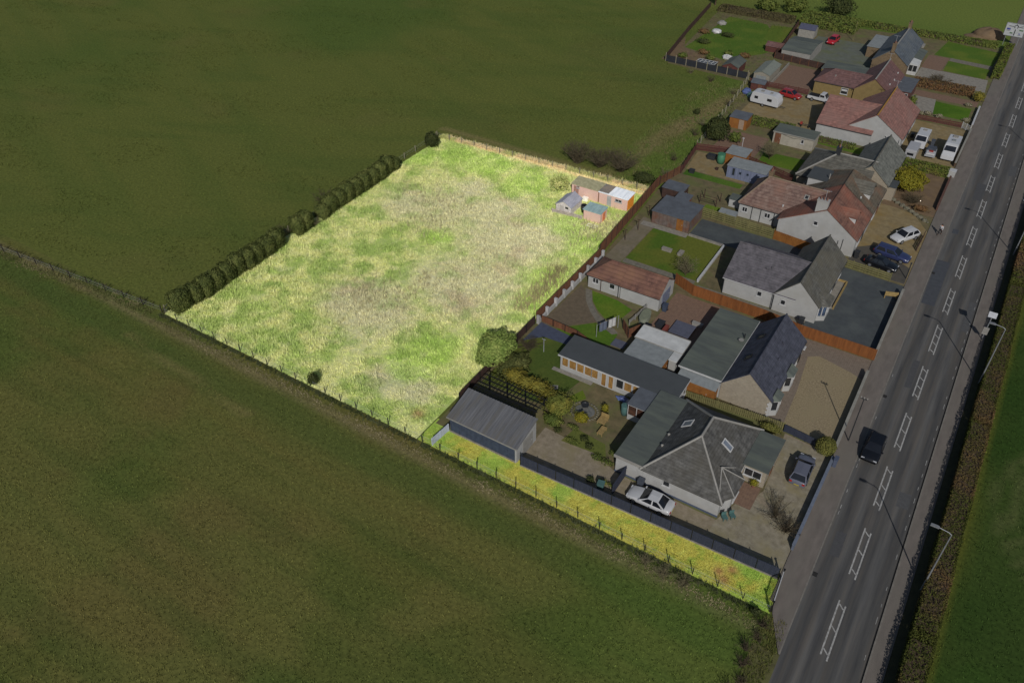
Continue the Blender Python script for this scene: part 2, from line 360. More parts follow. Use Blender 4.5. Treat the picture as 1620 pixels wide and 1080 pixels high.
P = P[(P[:, 1] < 101.8 + (P[:, 0] + 82.4) * .045) & (P[:, 0] < PLOT_E(P[:, 1]) - .3) & (fbm(P[:, 0], P[:, 1], 4, 43) > .36)]
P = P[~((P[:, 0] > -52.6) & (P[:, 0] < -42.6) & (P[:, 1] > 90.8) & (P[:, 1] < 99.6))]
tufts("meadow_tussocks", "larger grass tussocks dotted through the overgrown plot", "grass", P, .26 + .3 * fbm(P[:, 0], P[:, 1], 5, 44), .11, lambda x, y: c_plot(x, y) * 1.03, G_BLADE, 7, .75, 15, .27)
Q = np.stack([r_.normal(-43.3, .75, 420), r_.uniform(67.5, 79, 420)], 1)
tufts("reed_clump", "tall brown reedy stalks against the pier fence in the plot", "dead stalks", Q, np.full(len(Q), 1.0), .06, lambda x, y: np.tile(C(134, 126, 92), (len(x), 1)), G_BLADE, 5, .25, 16, .35)
# taller dead stalks in the rank patches along the east side and the middle
Q = []
for cx, cy, sx, sy, n in ((-57.5, 66.5, .9, 2.4, 70), (-70, 85, 3, 2, 160), (-50, 76, 4, 5, 240), (-44, 90, 2, 3, 260), (-66, 79, 2, 3, 160), (-61, 60, 2.5, 2, 200)):
    Q.append(np.stack([r_.normal(cx, sx, n), r_.normal(cy, sy, n)], 1))
Q = np.concatenate(Q); Q = Q[(Q[:, 0] < -41.2) & (Q[:, 0] > -80)]
tufts("dead_stalks", "tall brown dead stalks standing in the overgrown plot", "dead stalks", Q, np.full(len(Q), .7), .06, lambda x, y: np.tile(C(150, 142, 112), (len(x), 1)), G_BLADE, 5, .3, 13, .3)
P = np.stack([r_.uniform(-40.5, -2.5, 9000), r_.uniform(43.4, 46.9, 9000)], 1)
P = P[(P[:, 1] < 45.8 + np.maximum(0, P[:, 0] + 29.7) * .036) & ~((P[:, 0] > -38.6) & (P[:, 0] < -29.8) & (P[:, 1] > 45.9))]
tufts("strip_grass", "short yellow green grass of the narrow strip beside the dark fence", "grass", P, np.full(len(P), .13), .045, c_strip, G_BLADE, 4, .9, 14)
# straw-coloured margins along the field fences
def margin(name, label, x0, x1, yf, n, col, h, seed, sd=.55):
    x = r_.uniform(x0, x1, n); y = yf(x) + r_.normal(0, sd, n)
    return tufts(name, label, "grass", np.stack([x, y], 1), np.full(n, h), .07, lambda a, b: mixc(np.tile(C(*col[0]), (len(a), 1)), C(*col[1]), sstep(fbm(a, b, 2, seed), .35, .65)), G_BLADE, 5, .8, seed)
margin("dry_grass_margin", "strip of straw coloured long grass along the south field fence", -82, -3, lambda x: 41.7 + 0 * x, 1900, ((112, 103, 80), (90, 86, 60)), .14, 51, .35)
margin("fence_shade_grass", "grass darkened as fence shade along the foot of the south field fence", -82, -3, lambda x: 42.85 + 0 * x, 1900, ((60, 64, 44), (50, 56, 34)), .26, 57, .18)  # dark band below the fence, its shade put into the blade colours
margin("dry_grass_bank", "straw coloured grass bank between the two dark fields at left", -320, -83, lambda x: 42.6 + (x + 83) * .085, 9000, ((100, 94, 68), (78, 79, 48)), .22, 52, .5)
margin("dry_grass_edge", "pale dry grass along the far north edge of the plot", -82, -42, lambda x: 102.9 + (x + 82.4) * .045, 3500, ((196, 176, 136), (160, 160, 100)), .4, 53, .35)
margin("bramble_tangle", "dark tangle of stems along the north side of the grass bank", -320, -84, lambda x: 43.9 + (x + 83) * .088, 1500, ((54, 52, 36), (68, 66, 44)), .3, 54, .2)
def scatter(name, label, x0, x1, y0, y1, n, cols, h, seed, cat="grass"):
    Pp = np.stack([r_.uniform(x0, x1, n), r_.uniform(y0, y1, n)], 1)
    return tufts(name, label, cat, Pp, np.full(n, h), .07, lambda a, b: mixc(np.tile(C(*cols[0]), (len(a), 1)), C(*cols[1]), sstep(fbm(a, b, 2.5, seed), .35, .65)), G_BLADE, 4, .7, seed)
scatter("rough_pasture", "rough grass and dead stems on the waste ground behind the gardens", -52, -41.8, 105, 152, 4200, ((72, 86, 40), (88, 86, 54)), .35, 55)
scatter("verge_grass", "rough grass verge with dead stems beside the near end of the road", -2.6, -.7, 20, 43, 1600, ((62, 68, 30), (80, 76, 46)), .25, 56)

# short pasture blades giving the fields their grain
def pasture(name, label, x0, x1, y0, y1, n, fn, seed, keep=None, h=.13):
    Pp = np.stack([r_.uniform(x0, x1, n), r_.uniform(y0, y1, n)], 1)
    if keep is not None: Pp = Pp[keep(Pp[:, 0], Pp[:, 1])]
    return tufts(name, label, "grass", Pp, np.full(len(Pp), h), .075, lambda a, b: fn(a, b) * 1.12, G_BLADE, 3, 1.0, seed, .45)
pasture("pasture_grass", "short olive grass of the big near field", -115, -3, -6, 42.5, 70000, c_south, 61)
pasture("pasture_grass", "short olive grass of the big far field behind the plot", -230, -42, 43.5, 215, 110000, c_north, 62, lambda x, y: ~((x > -82) & (y < 105)) & (y < 150 + (x + 230) * .4 + 40))
Pd = np.stack([r_.uniform(-220, -45, 60000), r_.uniform(44, 200, 60000)], 1)
Pd = Pd[(fbm(Pd[:, 0] * .5 + Pd[:, 1] * .3, Pd[:, 1] - .3 * Pd[:, 0], 7, 90) > .56) & ~((Pd[:, 0] > -83) & (Pd[:, 1] < 106))]
tufts("dark_tufts", "clusters of darker grass tufts across the far field", "grass", Pd, np.full(len(Pd), .2), .1, lambda a, b: c_north(a, b) * .7, G_BLADE, 3, .7, 64, .35)
pasture("pasture_grass", "dark green grass of the field right of the road", 10, 40, 30, 110, 16000, c_east, 63)

# ================================================================ ROAD AND PAVEMENTS
def xL(y): return -.42 - .0083 * (y - 45)
def xR(y): return 5.88 - .0052 * (y - 45)
def xW(y): return -2.55 - .0095 * (y - 51)
def ribbon(name, fa, fb, y0, y1, z0, z1, m, n=24, parent=None):
    mb = MB(); ys = [y0 + (y1 - y0) * i / n for i in range(n + 1)]
    for i in range(n):
        a, b = ys[i], ys[i + 1]
        top = [(fa(a), a, z1), (fb(a), a, z1), (fb(b), b, z1), (fa(b), b, z1)]
        mb.add(top, [(0, 1, 2, 3)])
        if z1 - z0 > .02:
            bot = [(p[0], p[1], z0) for p in top]; mb.add(top + bot, [(0, 3, 7, 4), (1, 2, 6, 5)])
    o = part(name, mb, m, parent); o["kind"] = 'structure'
    return o
ROAD = mat("road_asphalt", A(82, 81, 79), A(60, 60, 61), scale=1.2, stretch=(1.6, .08, 1), c3=A(84, 80, 75), scale3=.9, bump=.15, bscale=30, rough=.92, detail=8)
def road_tracks():
    n = ROAD.node_tree.nodes; l = ROAD.node_tree.links; b = n["Principled BSDF"]; src = b.inputs["Base Color"].links[0].from_socket
    g = n.new("ShaderNodeNewGeometry"); s = n.new("ShaderNodeSeparateXYZ"); l.new(g.outputs["Position"], s.inputs[0])
    r = n.new("ShaderNodeMapRange"); r.inputs[1].default_value = -1.0; r.inputs[2].default_value = 6.4; l.new(s.outputs[0], r.inputs[0])
    cr = n.new("ShaderNodeValToRGB"); e = cr.color_ramp; e.elements[0].position = 0; e.elements[1].position = 1
    for p, v in ((0.0, 1.22), (.1, 1.0), (.15, .74), (.24, .74), (.31, 1.16), (.39, .78), (.44, .84), (.5, .98), (.56, .76), (.63, .78), (.70, 1.12), (.78, .8), (.87, .74), (.95, 1.0)):
        k = e.elements.new(p); k.color = (v / 1.25, v / 1.25, v / 1.25, 1)
    e.elements[0].color = (.98, .96, .94, 1); e.elements[len(e.elements) - 1].color = (.8, .8, .8, 1)
    l.new(r.outputs[0], cr.inputs[0])
    m = n.new("ShaderNodeMix"); m.data_type = 'RGBA'; m.blend_type = 'MULTIPLY'; m.inputs[0].default_value = 1
    l.new(src, m.inputs[6]); l.new(cr.outputs[0], m.inputs[7]); l.new(m.outputs[2], b.inputs["Base Color"])
road_tracks()
PAVE = mat("pavement_asphalt", A(90, 84, 79), A(76, 71, 67), scale=1.5, stretch=(1, .3, 1), c3=A(84, 80, 74), bump=.12, bscale=25, rough=.95)
KERB = mat("kerb_stone", A(98, 94, 88), A(80, 77, 72), scale=2)
KERBD = mat("drain_gutter_shadow", A(34, 33, 32), A(26, 25, 25), scale=2)
PAINT = mat("road_paint", A(142, 141, 138), A(96, 95, 93), scale=4, rough=.7)
road = ribbon("road", xL, xR, -60, 340, 0, .006, ROAD, 60)
ribbon("pavement", lambda y: xW(y) - .25, lambda y: xL(y) - .13, 44.5, 340, 0, .09, PAVE, 50)
poly("pavement", [(-2.4, 44.5), (xL(44.5) - .13, 44.5), (xL(40) - .13, 40), (xL(41) - .75, 41.3), (-2.15, 43.4)], PAVE, .0895)
ribbon("pavement", lambda y: xR(y) + .13, lambda y: 7.3, -60, 340, 0, .09, PAVE, 50)
ribbon("kerb", lambda y: xL(y) - .13, xL, 40, 340, 0, .1, KERB, 50)
ribbon("kerb", xR, lambda y: xR(y) + .13, -60, 340, 0, .1, KERB, 50)
ribbon("gutter", lambda y: xR(y) - .13, lambda y: xR(y), -60, 340, 0, .01, KERBD, 50)  # dark line by the right kerb, gutter shadow and drain in one colour
ribbon("road_verge", lambda y: -2.6, lambda y: xL(y), -60, 40, 0, .03, mat("verge", A(78, 78, 44), A(60, 58, 36), scale=1.2, bump=.4), 12)
ribbon("hedge_verge", lambda y: 7.3, lambda y: 9.9, -60, 340, 0, .05, mat("hedge_bottom", A(58, 56, 36), A(44, 44, 28), scale=1.5), 30)
# centre markings: ladder-shaped boxes, six metres on and three off
def mark(x0, y0, x1, y1, w):
    mb = MB(); d = Vector((x1 - x0, y1 - y0, 0)).normalized(); p = Vector((-d.y, d.x, 0)) * w / 2; z = .0115
    a, b = Vector((x0, y0, z)), Vector((x1, y1, z))
    return mb.add([a - p, b - p, b + p, a + p], [(0, 1, 2, 3)])
for k in range(-5, 24):
    ya = 41.9 + 9.0 * k; cx = lambda y: 2.42 - .0075 * (y - 42)
    half = .30
    for s in (0, 1):
        xo = cx(ya) + s * 2 * half; part("lane_marking", mark(xo, ya - s * .35, cx(ya + 5.9) + s * 2 * half, ya + 5.9 - s * .35, .13), PAINT, road)
    for q in ((.55, 2.95, 5.4) if k < 4 else (.4, 2.0, 3.6, 5.3)):
        x = cx(ya + q); part("lane_marking", mark(x + .08, ya + q + .12, x + 2 * half - .08, ya + q - .32, .12), PAINT, road)
for k in range(-4, 70):
    y = 30 + k * 1.9
    if random.random() < .6: part("edge_marking", mark(xR(y) - .3, y, xR(y + .7) - .3, y + random.uniform(.25, .9), .045), PAINT, road)
for y in (57, 57.9, 60.2, 64, 65.0, 67.2, 72, 80): part("edge_marking", mark(xL(y) + .2, y, xL(y + .5) + .2, y + .5, .05), PAINT, road)
for y in (96.5,): part("repair_patch", MB().add([(-.7, y, .009), (.9, y, .009), (.8, y + 11.5, .009), (-.85, y + 11.5, .009)], [(0, 1, 2, 3)]), mat("patch_asphalt", A(56, 58, 62), A(48, 50, 54), scale=2), road)
for q, (px_, py_, w_, l_) in enumerate(((.2, 52, .9, 3.2), (4.1, 61, 1.1, 2.2), (1.0, 79, .7, 5.5), (4.6, 93, .8, 7), (.4, 128, 1.2, 6), (3.9, 139, 1.0, 4))):
    part("repair_patch", MB().add([(px_, py_, .009), (px_ + w_, py_ + .1, .009), (px_ + w_ - .05, py_ + l_, .009), (px_ - .06, py_ + l_ - .1, .009)], [(0, 1, 2, 3)]), mat("patch_c", A(66, 66, 66), A(56, 56, 57), scale=3) if q % 2 else mat("patch_d", A(60, 60, 61), A(52, 52, 53), scale=3), road)
for y in (49, 76, 104): part("drain_cover", MB().box(xL(y) + .05, xL(y) + .45, y, y + .5, .006, .018), KERBD, road)
part("drain_cover", MB().box(-.45, .35, 116.2, 117.5, .006, .02), mat("patch_asphalt", A(56, 58, 62)), road)

# ================================================================ YARDS, LAWNS, DRIVES
def c_lawn(base, alt, seed):
    def f(x, y):
        return mixc(np.tile(C(*base), (len(x), 1)), C(*alt), sstep(fbm(x, y, 3.2, seed), .38, .66))
    return f
_lawn_n = [0]
def lawn(pts, base=(60, 78, 28), alt=(78, 82, 34), z=.012):
    _lawn_n[0] += 1
    xs = [p[0] for p in pts]; ys = [p[1] for p in pts]
    bm = bmesh.new(); vs = [bm.verts.new((x, y, z)) for x, y in pts]; f = bm.faces.new(vs)
    if f.normal.z < 0: bmesh.ops.reverse_faces(bm, faces=[f])
    for k in range(2):
        L = (min(xs), max(xs)) if k == 0 else (min(ys), max(ys)); s = L[0] + .7
        while s < L[1]:
            bmesh.ops.bisect_plane(bm, geom=bm.verts[:] + bm.edges[:] + bm.faces[:], plane_co=(s, 0, 0) if k == 0 else (0, s, 0), plane_no=(1, 0, 0) if k == 0 else (0, 1, 0)); s += .7
    bm.normal_update()
    for fc in bm.faces:
        if fc.normal.z < 0: fc.normal_flip()
    me = bpy.data.meshes.new("lawn"); bm.to_mesh(me); bm.free()
    co = np.zeros(len(me.vertices) * 3, np.float32); me.vertices.foreach_get("co", co); co = co.reshape(-1, 3)
    a = me.color_attributes.new("col", 'FLOAT_COLOR', 'POINT'); cc = np.ones((len(co), 4), np.float32)
    cc[:, :3] = c_lawn(base, alt, 60 + _lawn_n[0])(co[:, 0], co[:, 1]); a.data.foreach_set("color", cc.ravel())
    me.materials.append(G_LAWN); o = bpy.data.objects.new("lawn", me); COL.objects.link(o); o["kind"] = 'structure'; return o
def rect(x0, x1, y0, y1): return [(x0, y0), (x1, y0), (x1, y1), (x0, y1)]
EARTH = mat("garden_earth", A(90, 80, 58), A(66, 62, 42), scale=1.0, c3=A(76, 80, 44), scale3=.35, bump=.4, bscale=6)
GRAVEL = mat("gravel_drive_pale", A(122, 110, 88), A(88, 79, 60), scale=6, c3=A(108, 98, 76), bump=.4, bscale=18)
GRAVB = mat("gravel_dirt", A(114, 105, 90), A(92, 84, 70), scale=1.6, c3=A(102, 94, 72), scale3=.4, bump=.3, bscale=10)
GRAVG = mat("trodden_gravel", A(116, 110, 96), A(90, 84, 70), scale=1.4, c3=A(104, 97, 74), scale3=.5, bump=.3, bscale=10)
BLOCK = mat("block_paving", A(100, 90, 80), A(84, 75, 66), scale=3, bands=[(0, .22, .14), (1, .22, .14)], bump=.15)
BLOCKR = mat("red_block_paving", A(102, 82, 68), A(84, 67, 57), scale=3, bands=[(0, .25, .12), (1, .25, .12)])
TARM = mat("drive_tarmac", A(55, 59, 61), A(49, 52, 54), scale=1.2, c3=A(62, 66, 66), bump=.12, bscale=25)
TARMG = mat("grey_yard", A(80, 84, 76), A(68, 70, 64), scale=1.0, c3=A(74, 78, 56), scale3=.3)
SLAB = mat("paving_slab", A(96, 92, 82), A(80, 76, 68), scale=2, bands=[(0, .6, .12), (1, .6, .12)])
OCHREY = mat("ochre_gravel", A(110, 98, 72), A(90, 79, 57), scale=1.2, c3=A(100, 84, 52), scale3=.4, bump=.3, bscale=8)
DIRT = mat("brown_dirt", A(96, 80, 60), A(76, 62, 46), scale=.9, c3=A(84, 70, 56), scale3=.5, bump=.5, bscale=5)
# the built-up strip: earth under every garden
poly("garden_ground", [(-40.4, 46.2), (-2.6, 47.4), (-2.9, 82), (-3.6, 140), (-3.9, 200), (-66, 194), (-62.5, 155.5), (-44, 154), (-42.5, 122), (-41.5, 104), (-40.2, 84)], EARTH, .006)
# number eight: hipped bungalow
lawn([(-39.9, 54.3), (-31.4, 54.8), (-30.4, 60.3), (-33.2, 60.9), (-34.0, 65.4), (-39.9, 65.4)], (56, 68, 30), (70, 76, 34))
poly("gravel_drive", [(-30.0, 47.0), (-2.7, 47.5), (-2.9, 64.3), (-8.0, 64.8), (-7.3, 56), (-9.6, 50.2), (-20.4, 50.3), (-24, 51.5), (-30, 52.0)], GRAVB, .012)
poly("gravel_drive", [(-7.2, 55.3), (-2.9, 53), (-2.9, 64.2), (-7.6, 64.4)], GRAVG, .018)
poly("gravel_drive", [(-10, 47.4), (-2.8, 47.7), (-3, 53), (-8.5, 54.8), (-10, 50)], GRAVG, .016)
poly("patio", rect(-9.9, -7.6, 53.0, 56.1), BLOCKR, .02)
lawn([(-30.2, 57.4), (-29.2, 57.0), (-28.4, 58.2), (-29.4, 59.2)], (70, 84, 28), (82, 90, 32), .02)
lawn([(-27.6, 51.2), (-22.5, 51.6), (-23.4, 53.2), (-27.2, 53.6)], (72, 78, 38), (86, 82, 44), .02)
# number seven
lawn([(-37.6, 76.6), (-33.8, 76.4), (-31.3, 75.6), (-31.6, 73.4), (-33.4, 72.2), (-35.0, 73.2), (-36.4, 74.6)], (60, 84, 24), (74, 88, 30))
lawn([(-36.8, 68.0), (-34.0, 70.8), (-30.6, 70.2), (-30.4, 67.8), (-34.8, 66.6), (-38, 66.6)], (58, 80, 26), (70, 86, 30))
poly("garden_path", [(-38.6, 76.6), (-37.6, 76.6), (-36.4, 74.4), (-34.6, 72.6), (-33.0, 71.8), (-30.6, 70.4), (-31.2, 69.8), (-33.8, 70.9), (-35.6, 72.4), (-37.2, 74.2)], SLAB, .016)
poly("gravel_bed", [(-39.8, 67.0), (-37.6, 67.6), (-34.0, 71.0), (-36.0, 73.4), (-37.6, 75.4), (-39.4, 77.0)], mat("brown_gravel", A(84, 74, 60), A(70, 62, 50), scale=2, bump=.3), .012)
poly("patio", rect(-28.0, -16.2, 70.9, 82.0), BLOCKR, .012)
poly("block_drive", [(-11.2, 65.7), (-8.3, 65.6), (-8.6, 71.8), (-9.0, 77.9), (-3.0, 77.0), (-2.9, 81.6), (-11.4, 81.6)], BLOCK, .012)
poly("gravel_drive", [(-8.6, 65.7), (-3.0, 65.4), (-3.25, 77.6), (-4.6, 78.2), (-8.6, 79.2), (-9.7, 78.4), (-9.0, 72.2)], GRAVEL, .018)
# number six
lawn(rect(-37.3, -26.9, 85.8, 95.7), (58, 76, 26), (74, 79, 32))
poly("garden_path", rect(-39.9, -37.45, 84.4, 97.0), mat("path_concrete", A(98, 90, 76), A(82, 76, 64), scale=1.5, c3=A(84, 78, 58)), .012)
poly("garden_path", rect(-37.3, -26.9, 84.7, 85.7), SLAB, .013)
poly("tarmac_path", rect(-32.3, -16.6, 96.0, 101.0), TARM, .012)
poly("tarmac_drive", [(-12, 82.0), (-3.0, 82.1), (-3.1, 99.0), (-12, 99.4)], TARM, .013)
poly("side_path", rect(-26.4, -11.2, 82.7, 85.0), SLAB, .012)
poly("tarmac_path", rect(-39.5, -32.3, 94.9, 96.1), CONC, .016)
# number five
lawn(rect(-33.4, -29.6, 102.8, 105.4), (64, 86, 28), (76, 92, 32))
lawn([(-40.3, 112.4), (-30.8, 112.5), (-30.8, 114.0), (-40.4, 114.2)], (50, 74, 26), (62, 82, 30))
poly("gravel_yard", [(-40.6, 114.4), (-30.6, 114.4), (-34, 121.2), (-41.4, 121.2)], OCHREY, .012)
poly("gravel_yard", [(-11.2, 99.6), (-3.2, 99.4), (-3.4, 114.5), (-6.0, 118.6), (-11, 120)], OCHREY, .012)
poly("parking_bay", [(-11.2, 99.7), (-3.4, 99.5), (-3.5, 103.6), (-9, 107.2), (-11.2, 105.2)], mat("bay_tarmac", A(66, 62, 56), A(54, 52, 48), scale=1.5), .018)
# number four
lawn([(-31.5, 122.8), (-25.0, 122.8), (-25.0, 127.4), (-31.8, 127.0)], (58, 78, 24), (68, 84, 28))
poly("patio", rect(-40, -32.6, 124, 132), BLOCKR, .012)
poly("front_yard", [(-11, 119.5), (-3.5, 119.2), (-3.7, 133.0), (-11, 133.2)], DIRT, .013)
lawn([(-25, 134.6), (-17, 134.0), (-17, 136.6), (-26.6, 136.6)], (64, 84, 28), (78, 90, 34))
# number three
poly("gravel_yard", rect(-41, -27, 137.6, 153.4), OCHREY, .012)
poly("gravel_yard", [(-12.8, 134.6), (-3.8, 135.0), (-3.9, 152.8), (-13.2, 153.2)], OCHREY, .012)
# number two
poly("block_drive", [(-42, 154.8), (-33, 154.6), (-33, 167.4), (-40.6, 167.4)], BLOCKR, .012)
poly("block_drive", [(-15.8, 164.6), (-4.6, 164.4), (-4.6, 167.2), (-15.8, 167.6)], BLOCKR, .012)
poly("patio", [(-15.8, 157.6), (-10.9, 157.6), (-11.6, 164.4), (-15.8, 164.6)], CONC, .014)
lawn([(-10.9, 157.4), (-5.1, 157.2), (-5.2, 163.2), (-11.6, 163.6)], (52, 76, 22), (62, 84, 26))
# number one
poly("grey_yard", rect(-40.5, -26, 170, 187.5), TARMG, .012)
poly("block_drive", [(-17.4, 180), (-13.6, 179.6), (-13.4, 188), (-17.4, 188)], BLOCKR, .014)
poly("gravel_drive", [(-17.4, 174.2), (-4.4, 172.6), (-4.8, 179.4), (-17.4, 180)], CONC, .012)
lawn([(-13.2, 180.2), (-5.4, 179.7), (-5.2, 185.4), (-13.3, 186.4)], (60, 78, 28), (72, 84, 32))
lawn([(-16.5, 188.6), (-5.2, 187.8), (-4.8, 196.5), (-15.5, 198.5)], (58, 78, 28), (72, 84, 32))
poly("garden_path", [(-13.2, 186.5), (-5.2, 185.6), (-5.2, 187.6), (-13.2, 188.4)], SLAB, .014)
lawn([(-63, 166), (-53, 163), (-47, 171), (-46, 178), (-52.7, 189), (-62, 190)], (58, 78, 28), (70, 84, 32))
lawn([(-51.6, 189), (-46.6, 190), (-46.0, 176), (-50.4, 181)], (66, 80, 30), (76, 84, 34), .018)
poly("vegetable_plot", [(-64.5, 157), (-53, 158), (-53, 162), (-63, 165.5), (-65.5, 172)], DIRT, .014)

# ================================================================ BUILDING HELPERS
def fb(mb, face, plane, a0, a1, z0, z1, d0, d1):
    """box on a wall face: a along the wall, d outward from the plane"""
    if face == 'S': return mb.box(a0, a1, plane - d1, plane - d0, z0, z1)
    if face == 'N': return mb.box(a0, a1, plane + d0, plane + d1, z0, z1)
    if face == 'E': return mb.box(plane + d0, plane + d1, a0, a1, z0, z1)
    return mb.box(plane - d1, plane - d0, a0, a1, z0, z1)
def window(root, face, plane, a, z, w, h, lights=2, pane=None, name="window", fm=None, sill=True):
    fm = fm or WHITEM; f = MB(); t = .07; a0, a1 = a - w / 2, a + w / 2
    fb(f, face, plane, a0, a1, z, z + t, .003, .07); fb(f, face, plane, a0, a1, z + h - t, z + h, .003, .07)
    for q in range(lights + 1):
        c = a0 + t / 2 + (w - t) * q / lights; fb(f, face, plane, c - t / 2, c + t / 2, z + t, z + h - t, .003, .066)
    o = part(name, f, fm, root)
    for q in range(lights):
        p0 = a0 + t + (w - t) * q / lights; p1 = a0 + (w - t) * (q + 1) / lights
        part("pane", fb(MB(), face, plane, p0 + .002, p1 - .002, z + t + .002, z + h - t - .002, .004, .03), pane or GLASS, o)
    if sill: part("sill", fb(MB(), face, plane, a0 - .08, a1 + .08, z - .08, z - .003, .003, .14), fm, o)
    return o
def door(root, face, plane, a, w=.9, h=2.0, m=None, glazed=False, z=.05):
    o = part("door", fb(MB(), face, plane, a - w / 2, a + w / 2, z, z + h, .003, .06), m or WHITEM, root)
    part("handle", fb(MB(), face, plane, a + w * .33, a + w * .4, z + .95, z + 1.05, .06, .11), GALV, o)
    if glazed: part("pane", fb(MB(), face, plane, a - w * .33, a + w * .33, z + 1.0, z + h - .15, .061, .075), GLASS, o)
    return o
def block(root, x0, x1, y0, y1, h, m, name="wall", z0=0): return part(name, MB().box(x0, x1, y0, y1, z0, h), m, root)
def flat_roof(root, x0, x1, y0, y1, z, m, t=.14, oh=.12, fascia=None, slope=0.0, name="roof"):
    """flat or slightly tilted slab; slope = rise towards +y"""
    a, b, c, d = x0 - oh, x1 + oh, y0 - oh, y1 + oh
    mb = MB().prism([(c, z), (d, z + slope), (d, z + t + slope), (c, z + t)], 'x', a, b); o = part(name, mb, m, root)
    if fascia:
        part("fascia", MB().box(a - .03, b + .03, c - .045, c - .003, z - .1, z + t * .8), fascia, o)
        part("fascia", MB().prism([(c, z - .1), (d, z - .1 + slope), (d, z + t * .8 + slope), (c, z + t * .8)], 'x', b + .003, b + .045), fascia, o)
    return o
def gable(root, x0, x1, y0, y1, ze, zr, axis, rm, wm, rp=None, hip=(0, 0), oh=.28, cap=None, t=.11, gutter=True, wall=True, vent=None, fascia=True):
    """pitched roof over a block; axis = direction of the ridge; hip = inset of the ridge at the low/high end (0: gable end)"""
    sw = axis == 'x'
    if sw: x0, x1, y0, y1 = y0, y1, x0, x1
    P = (lambda x, y, z: (y, x, z)) if sw else (lambda x, y, z: (x, y, z))
    rp = (x0 + x1) / 2 if rp is None else rp
    sl, sr = (zr - ze) / (rp - x0), (zr - ze) / (x1 - rp)
    ya = y0 - (.12 if hip[0] == 0 else oh); yb = y1 + (.12 if hip[1] == 0 else oh)
    xa, xb, za, zb = x0 - oh, x1 + oh, ze - oh * sl, ze - oh * sr
    ra = ya if hip[0] == 0 else y0 + hip[0]; rb = yb if hip[1] == 0 else y1 - hip[1]
    top = [P(xa, ya, za + t), P(xb, ya, zb + t), P(xb, yb, zb + t), P(xa, yb, za + t), P(rp, ra, zr + t), P(rp, rb, zr + t)]
    bot = [(x, y, z - t) for x, y, z in top]
    f = [(0, 4, 5, 3), (1, 2, 5, 4), (0, 1, 4), (2, 3, 5)] if (hip[0] or hip[1]) else [(0, 4, 5, 3), (1, 2, 5, 4)]
    f2 = list(f) + [tuple(i + 6 for i in q[::-1]) for q in f]
    edges = [(0, 3), (1, 2)]
    if hip[0]: edges.append((0, 1))
    elif (0, 1, 4) in f2: f2 = [q for q in f2 if set(q) not in ({0, 1, 4}, {6, 7, 10})]
    if hip[1]: edges.append((2, 3))
    else: f2 = [q for q in f2 if set(q) not in ({2, 3, 5}, {8, 9, 11})]
    if not hip[0]: edges += [(0, 4), (4, 1)]
    if not hip[1]: edges += [(2, 5), (5, 3)]
    f2 += [(a, b, b + 6, a + 6) for a, b in edges]
    roof = part("roof", MB().add(top + bot, f2), rm, root)
    cap = cap or rm; e = .03
    cp = MB(); T = [Vector(v) + Vector((0, 0, .03)) for v in top]
    cp.tube([T[4], T[5]], .1 if cap is rm else .13, 6)
    if hip[0]: cp.tube([T[0], T[4]], .085 if cap is rm else .13, 5); cp.tube([T[1], T[4]], .085 if cap is rm else .13, 5)
    if hip[1]: cp.tube([T[3], T[5]], .085 if cap is rm else .13, 5); cp.tube([T[2], T[5]], .085 if cap is rm else .13, 5)
    part("ridge_tiles", cp, cap, roof)
    if gutter:
        for a, b in ((0, 3), (1, 2)):
            g = MB().tube([Vector(top[a]) - Vector((0, 0, t + .03)), Vector(top[b]) - Vector((0, 0, t + .03))], .055, 5); part("gutter", g, WHITEM if fascia else DKGREY, roof)
    if wall:
        w = MB(); e = .012
        w.add(*_swap(MB().box(x0, x1, y0, y1, 0, ze - e), P))
        for end, yy in ((0, (y0, y0 + .25)), (1, (y1 - .25, y1))):
            if not hip[end]: w.add(*_swap(MB().prism([(x0, ze - e), (x1, ze - e), (rp, zr - e * 2)], 'y', *yy), P))
        part("wall", w, wm, root)
    def surf(side, s, u):
        """point on the roof top: s along the ridge, u 0 at the eave .. 1 at the ridge; returns point, slope dir, along dir, normal"""
        x = (x0 if side < 0 else x1); p = Vector(P(x + (rp - x) * u, s, ze + (zr - ze) * u + t))
        up_ = (Vector(P(rp, s, zr)) - Vector(P(x, s, ze))).normalized(); al = Vector(P(0, 1, 0)); nn = al.cross(up_)
        if nn.z < 0: nn = -nn
        return p, up_, al, nn
    roof_surf[roof.name] = surf
    return roof
roof_surf = {}
def _swap(mb, P): return [P(*v) for v in mb.v], mb.f
def obox(mb, c, ax, ay, az, hx, hy, hz):
    v = [c + ax * (hx * i) + ay * (hy * j) + az * (hz * k) for k in (-1, 1) for i, j in ((-1, -1), (1, -1), (1, 1), (-1, 1))]
    return mb.add(v, [(3, 2, 1, 0), (4, 5, 6, 7), (0, 1, 5, 4), (1, 2, 6, 5), (2, 3, 7, 6), (3, 0, 4, 7)])
def skylight(root, roof, side, s, u, w=.75, l=1.0, fm=None, gm=None):
    p, up_, al, nn = roof_surf[roof.name](side, s, u)
    f = MB()
    obox(f, p + nn * .03 + al * (w / 2), al, up_, nn, .06, l / 2 + .06, .07); obox(f, p + nn * .03 - al * (w / 2), al, up_, nn, .06, l / 2 + .06, .07)
    obox(f, p + nn * .03 + up_ * (l / 2), al, up_, nn, w / 2 - .06, .06, .07); obox(f, p + nn * .03 - up_ * (l / 2), al, up_, nn, w / 2 - .06, .06, .07)
    o = part("skylight", f, fm or WHITEM, root); part("pane", obox(MB(), p + nn * .02, al, up_, nn, w / 2 - .065, l / 2 - .065, .04), gm or SKYL, o); return o
